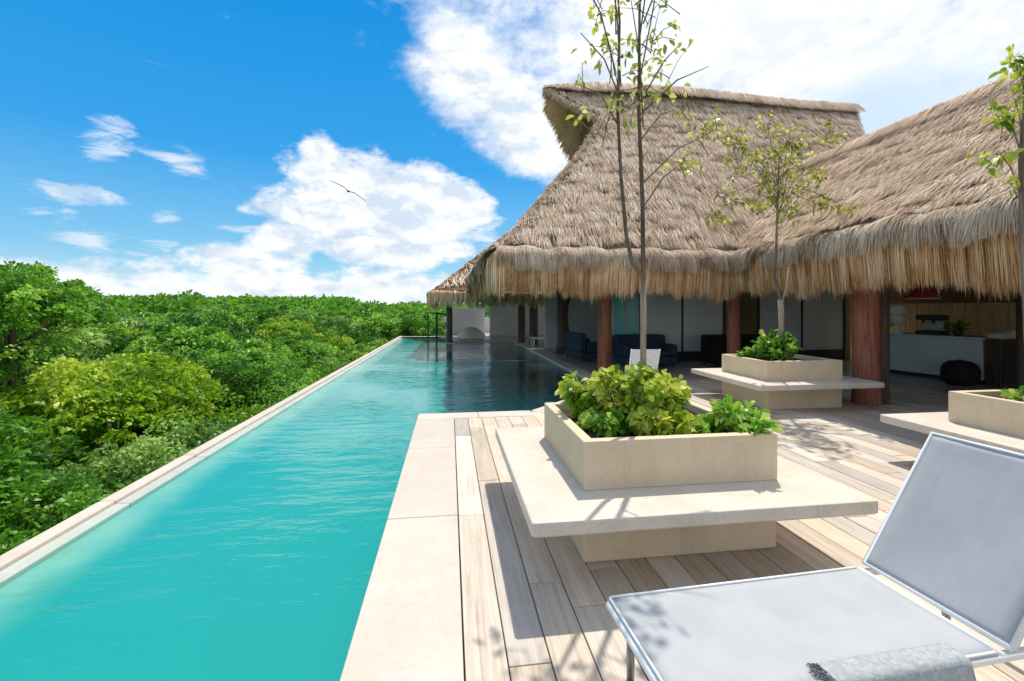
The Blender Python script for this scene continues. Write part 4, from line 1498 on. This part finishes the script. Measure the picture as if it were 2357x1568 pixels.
P1 = (0.83, 2.74)
sh = [(0.52, 0.50, .32, .50, 38, 'leaf_shrub', 'big yellow-green shrub at the foot of the twin-stemmed tree'),
      (0.80, 0.62, .22, .46, 28, 'leaf_shrub', 'pale yellow-green shrub right of the twin-stemmed tree'),
      (0.27, 0.78, .22, .46, 26, 'leaf_shrub', 'yellow-green shrub at the back left of the near planter'),
      (0.27, 0.40, .20, .15, 20, 'leaf_fresh', 'low fresh green plant inside the left wall of the near planter'),
      (0.98, 0.34, .14, .07, 12, 'leaf_fresh', 'low green plant inside the front wall of the near planter'),
      (0.62, 0.24, .20, .20, 18, 'leaf_shrub', 'small olive shrub at the front middle of the near planter')]
for x, y, rad, h_, ns, m_, lab in sh:
    shrub((P1[0] + x, P1[1] + y, .695), rad, h_, ns, 26, .085, .046, M[m_], lab)
# trailing plant spilling over the right-hand rim
tp = shrub((P1[0] + 1.22, P1[1] + .22, .70), .17, .24, 14, 22, .11, .040, M['leaf_fresh'], 'spiky green plant spilling over the right rim of the near planter')
P2 = (4.93, 6.48)
for x, y, rad, h_, ns, m_, lab in [(.52, .5, .40, .52, 40, 'leaf_fresh', 'bushy green shrub round the foot of the tree in the farther planter'),
                                   (.25, .72, .2, .2, 14, 'leaf_fresh', 'low green plant at the left end of the farther planter')]:
    shrub((P2[0] + x, P2[1] + y, .695), rad, h_, ns, 24, .10, .055, M[m_], lab)
P3 = (5.0, 2.74)
shrub((P3[0] + .5, P3[1] + .75, .695), .3, .16, 18, 20, .09, .04, M['leaf_fresh'], 'low green plant in the planter at the right edge')


def twig_tree(label, loc, trunk, branches, clusters, ll, lw, m_leaf, m_bark, upper=None):
    """trunk: list of (points, radii); branches: points; clusters: (centre, radius, number)"""
    r = thing('young_tree', label, 'tree', loc)
    for (pts_, rad_, mm) in trunk:
        MB().tube(pts_, rad_, 8).obj('trunk', mm, r, smooth=True)
    br = MB()
    for pts_ in branches:
        br.tube(pts_, [.006] * (len(pts_) - 1) + [.003], 5)
    B, D, L, W, Tn = [], [], [], [], []
    for (c_, rad_, num) in clusters:
        c_ = np.array(c_)
        nt = max(3, num // 5)
        for k in range(nt):
            v = unit(rng.normal(size=3)) * rad_ * rng.random() ** .45
            p = c_ + v
            o_ = c_ + np.array([0, 0, -.9 * rad_ + rad_ * 1.1 * rng.random()]) + rng.normal(0, .03, 3)
            br.tube([tuple(o_), tuple(o_ * .45 + p * .55 + np.array([0, 0, .03])), tuple(p)], [.004, .003, .0018], 4)
            tone = rng.normal(.45, .2)
            for q_ in range(max(2, num // nt)):
                B.append(p + rng.normal(0, .03, 3) - v * .25 * rng.random())
                D.append(unit(v / rad_ + rng.normal(0, .8, 3) + np.array([0, 0, .1])))
                L.append(ll * rng.uniform(.6, 1.25))
                W.append(lw * rng.uniform(.7, 1.2))
                Tn.append(tone + rng.normal(0, .15))
    br.obj('branches', m_bark, r, smooth=True)
    link('crown', leaves('crown', np.array(B), np.array(D), np.array(L), np.array(W), np.clip(np.array(Tn), 0, 1), .3), m_leaf, r)
    return r


# near tree: one pale trunk that parts into two thin dark stems
def pt(dx, z, dy=0.0):
    return (dx, dy, z - .70)


br = []
for (dx, z0_, ex, ez, dy) in ((-.14, 3.15, -.45, 3.75, .1), (-.16, 3.3, -.3, 4.2, -.1), (-.18, 3.0, -.5, 3.3, .0), (.0, 3.2, .35, 3.7, .05), (.02, 3.0, -.12, 3.9, -.1),
                              (.0, 3.4, .2, 4.3, .1), (-.02, 3.6, .1, 4.6, .0), (0, 3.1, .5, 3.45, -.1), (-.2, 3.4, -.55, 4.0, -.2), (.0, 2.9, .28, 3.15, 0),
                              (.0, 2.35, .28, 2.70, -.1), (.0, 2.55, .62, 3.02, .1), (-.2, 3.7, -.25, 4.7, 0), (.02, 3.8, .35, 4.6, 0)):
    br.append([pt(dx, z0_), pt((dx + ex) / 2 + .02, (z0_ + ez) / 2 + .08, dy * .5), pt(ex, ez, dy)])
cl = [((-.30, .05, 2.45), .30, 26), ((-.05, -.05, 2.55), .30, 50), ((.22, .0, 2.75), .28, 22), ((-.15, .1, 2.95), .32, 46), ((.1, .05, 3.15), .34, 56), ((-.35, 0, 3.3), .3, 26),
      ((.33, 0, 3.45), .3, 26), ((.35, -.02, 2.50), .16, 16), ((.28, -.1, 2.0), .12, 26), ((.62, .1, 2.33), .16, 50), ((.0, 0, 3.6), .4, 24), ((-.45, .05, 2.65), .14, 10)]
twig_tree('tall thin twin-stemmed young tree growing from the near planter', (1.46, 3.32, .70),
          [([pt(.03, .70), pt(.02, 1.2), pt(.02, 1.82)], [.030, .025, .023], M['two_tone']),
           ([pt(.02, 1.82), pt(.015, 2.4), pt(-.015, 3.1), pt(-.01, 3.9), pt(.03, 4.7)], [.020, .017, .014, .010, .006], M['two_tone']),
           ([pt(.02, 1.84), pt(-.07, 1.95), pt(-.115, 2.15), pt(-.16, 2.6), pt(-.185, 3.1), pt(-.17, 3.8), pt(-.22, 4.5)], [.019, .017, .016, .014, .012, .009, .005], M['two_tone'])],
          br, cl, .062, .034, M['leaf_tree'], M['bark'])
# far tree, forked low, sparse crown against the roof
br = []
cl = []
for i in range(27):
    a = rng.uniform(0, 6.28)
    rr = rng.uniform(.25, 1.15)
    z0_ = rng.uniform(3.2, 4.1)
    ez = rng.uniform(3.2, 4.75)
    ex, ey = rr * math.cos(a), rr * math.sin(a) * .8
    br.append([pt(-.05, z0_ - .15), pt(ex * .5, (z0_ + ez) / 2, ey * .5), pt(ex, ez, ey)])
    cl.append(((ex, ey, ez - .70), .27, 48))
twig_tree('slender young tree with a sparse yellow-green crown in the farther planter', (5.62, 7.05, .70),
          [([pt(.0, .70), pt(.02, 1.2), pt(0, 1.75)], [.046, .042, .044], M['pale_bark']),
           ([pt(0, 1.75), pt(-.07, 1.95), pt(-.12, 2.15), pt(-.08, 2.7), pt(-.06, 3.4), pt(-.02, 4.5)], [.034, .028, .024, .020, .015, .006], M['bark']),
           ([pt(.0, 1.68), pt(.12, 1.95), pt(.15, 2.3)], [.025, .02, .012], M['pale_bark'])],
          br, cl, .085, .045, M['leaf_tree'], M['bark'])
br, cl = [], []
for (ex, ey, ez, num) in ((-.28, 0, 3.05, 34), (.1, 0, 3.75, 60), (-.05, .1, 3.4, 40), (.25, -.2, 3.3, 40), (.3, .2, 4.0, 50), (-.02, 0, 2.75, 16), (.5, 0, 3.6, 60), (-.1, 0, 3.55, 22)):
    br.append([pt(0, ez - .45), pt(ex * .5, ez - .15, ey * .5), pt(ex, ez, ey)])
    cl.append(((ex, ey, ez - .70), .17, num))
twig_tree('young tree at the right edge with bright lime leaves', (5.26, 3.5, .70),
          [([pt(.1, .70), pt(.05, 1.5), pt(0, 2.2), pt(-.02, 3.0), pt(.05, 3.9)], [.035, .032, .028, .022, .008], M['bark'])],
          br, cl, .085, .05, M['leaf_shrub'], M['bark'])


# ------------------------------------------------------------------ jungle
def crown_mesh(name, nclump, per, ll, lw, flat=.75):
    """unit crown, radius about 1: leaf clumps through the volume, denser outside"""
    B, D, Tn = [], [], []
    cen = []
    for i in range(nclump):
        v = unit(rng.normal(size=3))
        v[2] = abs(v[2]) * 1.0 if rng.random() < .8 else v[2]
        rr = rng.uniform(.35, 1.08) ** .7
        c_ = v * rr * np.array([1, 1, flat])
        cen.append((c_, v))
    for (c_, v) in cen:
        tone = np.clip(rng.normal(.48, .24), .02, 1.0)
        cr = rng.uniform(.10, .24)
        u_ = unit(rng.normal(size=(per, 3)))
        u_[:, 2] = np.abs(u_[:, 2]) * .8 - .12
        pos = c_ + u_ * cr * rng.uniform(.55, 1.08, per)[:, None]
        d = unit(u_ * .8 + v * .4 + rng.normal(0, .55, (per, 3)))
        B.append(pos)
        D.append(d)
        Tn.append(np.clip(tone + rng.normal(0, .13, per), 0, 1))
    B, D, Tn = np.concatenate(B), np.concatenate(D), np.concatenate(Tn)
    n_ = len(B)
    return leaves(name, B, D, ll * rng.uniform(.6, 1.25, n_), lw * rng.uniform(.7, 1.2, n_), Tn, .3)


def trunk_mesh():
    b_ = MB()
    b_.tube([(0, 0, -4.2), (.05, .03, -2.4), (-.03, .0, -1.0), (.02, .02, .3)], [.07, .06, .05, .02], 7)
    for k in range(6):
        a = k * 1.05 + random.uniform(-.2, .2)
        z_ = -1.2 + k * .18
        b_.tube([(0, 0, z_), (.4 * math.cos(a), .4 * math.sin(a), z_ + .35), (.75 * math.cos(a), .75 * math.sin(a), z_ + .75)], [.028, .018, .008], 5)
    return b_.mesh('trunk', smooth=True)


TRM = [trunk_mesh() for _ in range(2)]
for tm in TRM:
    tm.materials.append(M['bark'])
near_cr = [crown_mesh('crown', 170, 80, .064, .036) for _ in range(4)]
far_cr = [crown_mesh('crown', 120, 64, .085, .046, .8) for _ in range(3)]
protos = {}
for key, mm, word in (('mid', 'leaf_mid', 'green'), ('yellow', 'leaf_yellow', 'yellow-green'), ('grey', 'leaf_grey', 'grey-green')):
    for tier, src in (('near', near_cr), ('far', far_cr)):
        for q_, cm in enumerate(src):
            m2 = cm.copy()
            m2.materials.clear()
            m2.materials.append(M[mm])
            protos[(key, tier, q_)] = m2

WORD = {'mid': 'mid-green', 'yellow': 'yellow-green', 'grey': 'dull grey-green'}
GRP = {'near': 'jungle trees right against the outer pool edge', 'mid': 'jungle trees a few metres out from the pool', 'out': 'jungle trees farther out toward the horizon'}
LAB = {'near': '{} jungle tree growing right against the outer edge of the pool', 'mid': '{} jungle tree a few metres out from the pool edge', 'out': '{} jungle tree standing far out toward the horizon'}


def jungle_tree(x, y, top, r_, key, band, label=None):
    tier = 'near' if r_ < 1.9 and math.hypot(x, y) < 14 else 'far'
    k = random.randrange(4 if tier == 'near' else 3)
    fl = .75 if tier == 'near' else .8
    lab = label or LAB[band].format(WORD[key])
    g = None if label else (GRP[band].replace('jungle trees', WORD[key] + ' jungle trees'))
    t_ = thing('jungle_tree', lab, 'tree', (x, y, top - r_ * (fl + .12)), random.uniform(0, 6.28), g)
    t_.scale = (r_, r_, r_)
    link('crown', protos[(key, tier, k)], None, t_)
    link('trunk', random.choice(TRM), None, t_)
    return t_


random.seed(11)
# row against the wall
y = 0.2
i = 0
while y < 27:
    r_ = random.uniform(1.15, 1.5)
    key = random.choices(['mid', 'yellow', 'grey'], [7, 1.2, 1.2])[0]
    jungle_tree(-2.86 - r_ * 1.02, y, random.uniform(-.35, .05) - .1, r_, key, 'near')
    y += random.uniform(1.25, 1.7)
# second rows
for xo, t0, t1, st_, ymax, band in ((-6.0, -.2, .45, 1.8, 32, 'mid'), (-8.3, .2, 1.0, 2.1, 36, 'mid'), (-10.9, .7, 1.5, 2.5, 42, 'mid'), (-13.8, 1.0, 1.75, 2.9, 50, 'out'), (-17.5, 1.2, 1.95, 3.5, 56, 'out'), (-22, 1.3, 2.1, 4.4, 64, 'out')):
    y = 1.0 + random.uniform(-1, 1)
    while y < ymax:
        r_ = random.uniform(1.3, 1.75) * (1 + (-xo - 6) * .035)
        x = xo + random.uniform(-.6, .6)
        key = random.choices(['mid', 'yellow', 'grey'], [7, 1.4, 1.3])[0]
        if x / max(y, .1) < -1.0 and y < 9:
            key = random.choice(['yellow', 'mid', 'mid'])
        top = random.uniform(t0, t1) + random.choice([-.5, -.2, 0, .25, .55])
        # dip in the skyline
        ang = math.degrees(math.atan2(x, y))
        if -34 < ang < -27:
            top = min(top, 1.35)
        jungle_tree(x, y, top, r_, key, band)
        y += st_ * .85 * random.uniform(.8, 1.2)
# trees that make the skyline on the left
jungle_tree(-8.6, 6.3, 3.25, 2.0, 'mid', 'mid', 'tallest dark green jungle tree at the left edge of the view')
jungle_tree(-9.6, 8.9, 3.0, 1.6, 'mid', 'mid', 'tall green jungle tree second from the left on the skyline')
jungle_tree(-9.3, 11.0, 2.6, 1.2, 'mid', 'mid', 'pointed tall jungle tree standing alone on the skyline left of the dip')
jungle_tree(-7.6, 5.6, 1.7, 1.7, 'yellow', 'mid', 'broad yellow-green jungle tree below the tallest one at the left edge')
jungle_tree(-7.7, 9.2, 2.35, 1.25, 'mid', 'mid', 'rounded green jungle tree on the skyline between the tallest tree and the dip')
jungle_tree(-7.2, 4.9, 2.05, 1.7, 'mid', 'mid', 'leafy mid-green jungle tree just below the tallest tree at the left edge')
# ends of the terrace
for (x, y, tp_, r_) in ((-1.8, 28.6, 1.35, 1.7), (0.8, 33.5, 2.1, 2.1), (4.5, 34, 2.6, 2.4), (8.5, 35, 2.8, 2.4), (12, 36, 3.0, 2.4), (-4.5, 31, 1.45, 1.9), (-3.2, 36, 1.5, 2.2), (0, 40, 1.7, 2.4)):
    jungle_tree(x, y, tp_, r_, 'mid', 'out', None)

# far-off wood as one mass
pts_c = []
for i in range(900):
    yy = random.uniform(6, 210)
    xx = random.uniform(-240, 20)
    if xx > -24 and yy < 62:
        continue
    if xx > -6 and yy < 60:
        continue
    pts_c.append((xx, yy))
B, D, L, W, Tn = [], [], [], [], []
for (xx, yy) in pts_c:
    dist = math.hypot(xx, yy)
    r_ = random.uniform(2.2, 3.4) * (1 + dist / 260)
    top = random.uniform(1.2, 2.3) + dist * .018 * (1 if math.degrees(math.atan2(xx, yy)) < -12 else .35)
    nl = int(260 if dist < 80 else 130)
    v = unit(rng.normal(size=(nl, 3)))
    v[:, 2] = np.abs(v[:, 2])
    cl_ = .5 + .5 * np.sin(v[:, 0] * 7 + xx) * np.sin(v[:, 1] * 7 + yy)
    pos = np.array([xx, yy, top - r_ * .75]) + v * r_ * (rng.uniform(.78, 1.0, nl) * (.82 + .18 * cl_))[:, None] * np.array([1, 1, .75])
    B.append(pos)
    D.append(unit(v + rng.normal(0, .6, (nl, 3))))
    L.append(rng.uniform(.35, .7, nl) * (1 + dist / 130))
    W.append(rng.uniform(.2, .4, nl) * (1 + dist / 130))
    Tn.append(np.clip(rng.normal(.45, .12, nl) + .1 * cl_ + random.uniform(-.12, .15), 0, 1))
B, D, L, W, Tn = [np.concatenate(a) for a in (B, D, L, W, Tn)]
tag(link('far_jungle', leaves('far_jungle', B, D, L, W, Tn, .2), M['leaf_mid']), 'distant green jungle canopy reaching the horizon', 'jungle', kind='stuff')
# dark undergrowth filling between the crowns
nu = 50000
xx = -3.6 - np.abs(rng.random(nu) ** 1.3) * 26
yy = rng.uniform(-3, 52, nu)
zz = -1.75 + (-xx - 3.2) * .075 + rng.normal(0, .28, nu)
tag(link('undergrowth', leaves('undergrowth', np.stack([xx, yy, zz], 1), unit(rng.normal(size=(nu, 3)) * np.array([1, 1, .5]) + np.array([0, 0, .4])),
                               rng.uniform(.16, .32, nu), rng.uniform(.09, .18, nu), np.clip(rng.normal(.35, .15, nu), 0, 1), .2), M['leaf_mid']),
    'dense leafy undergrowth filling the gaps below the jungle crowns', 'undergrowth', kind='stuff')

# ------------------------------------------------------------------ bird gliding in front of the big cloud
az, el, dist = R(-12.1), R(13.7), 60.0
bl = (math.sin(az) * math.cos(el) * dist, math.cos(az) * math.cos(el) * dist, 1.6 + math.sin(el) * dist)
bd = thing('seabird', 'dark long-winged seabird gliding in front of the white cloud', 'bird', bl, R(10))
bd.rotation_euler = (R(8), R(27), R(14))
b_ = MB()
b_.tube([(0, .5, 0), (0, .28, .02), (0, 0, 0), (0, -.3, 0), (0, -.62, .0)], [.03, .10, .15, .09, .02], 8)
b_.obj('body', M['bird'], bd, smooth=True)
for q_ in (-1, 1):
    prof = [(0, .26, -.24, .03), (.7, .42, -.12, .22), (1.5, .18, -.26, .12), (2.3, -.25, -.36, .0)]
    vs = []
    for (x, y0_, y1_, z_) in prof:
        vs += [(q_ * x, y0_, z_ + .02), (q_ * x, y1_, z_ + .01), (q_ * x, y1_, z_ - .02), (q_ * x, y0_, z_ - .03)]
    fs = []
    for i in range(3):
        for j in range(4):
            k = (j + 1) % 4
            fs.append((i * 4 + j, i * 4 + k, i * 4 + 4 + k, i * 4 + 4 + j))
    fs += [(0, 1, 2, 3), (12, 13, 14, 15)]
    MB().add(vs, fs).obj('wing', M['bird'], bd)
MB().add([(0, -.5, .01), (-.16, -1.0, 0), (0, -.8, 0), (.16, -1.0, 0), (0, -.5, -.01), (-.16, -1.0, -.01), (0, -.8, -.01), (.16, -1.0, -.01)],
         [(0, 1, 2), (0, 2, 3), (4, 6, 5), (4, 7, 6), (0, 4, 5, 1), (1, 5, 6, 2), (2, 6, 7, 3), (3, 7, 4, 0)]).obj('tail', M['bird'], bd)
print('boards', cnt)
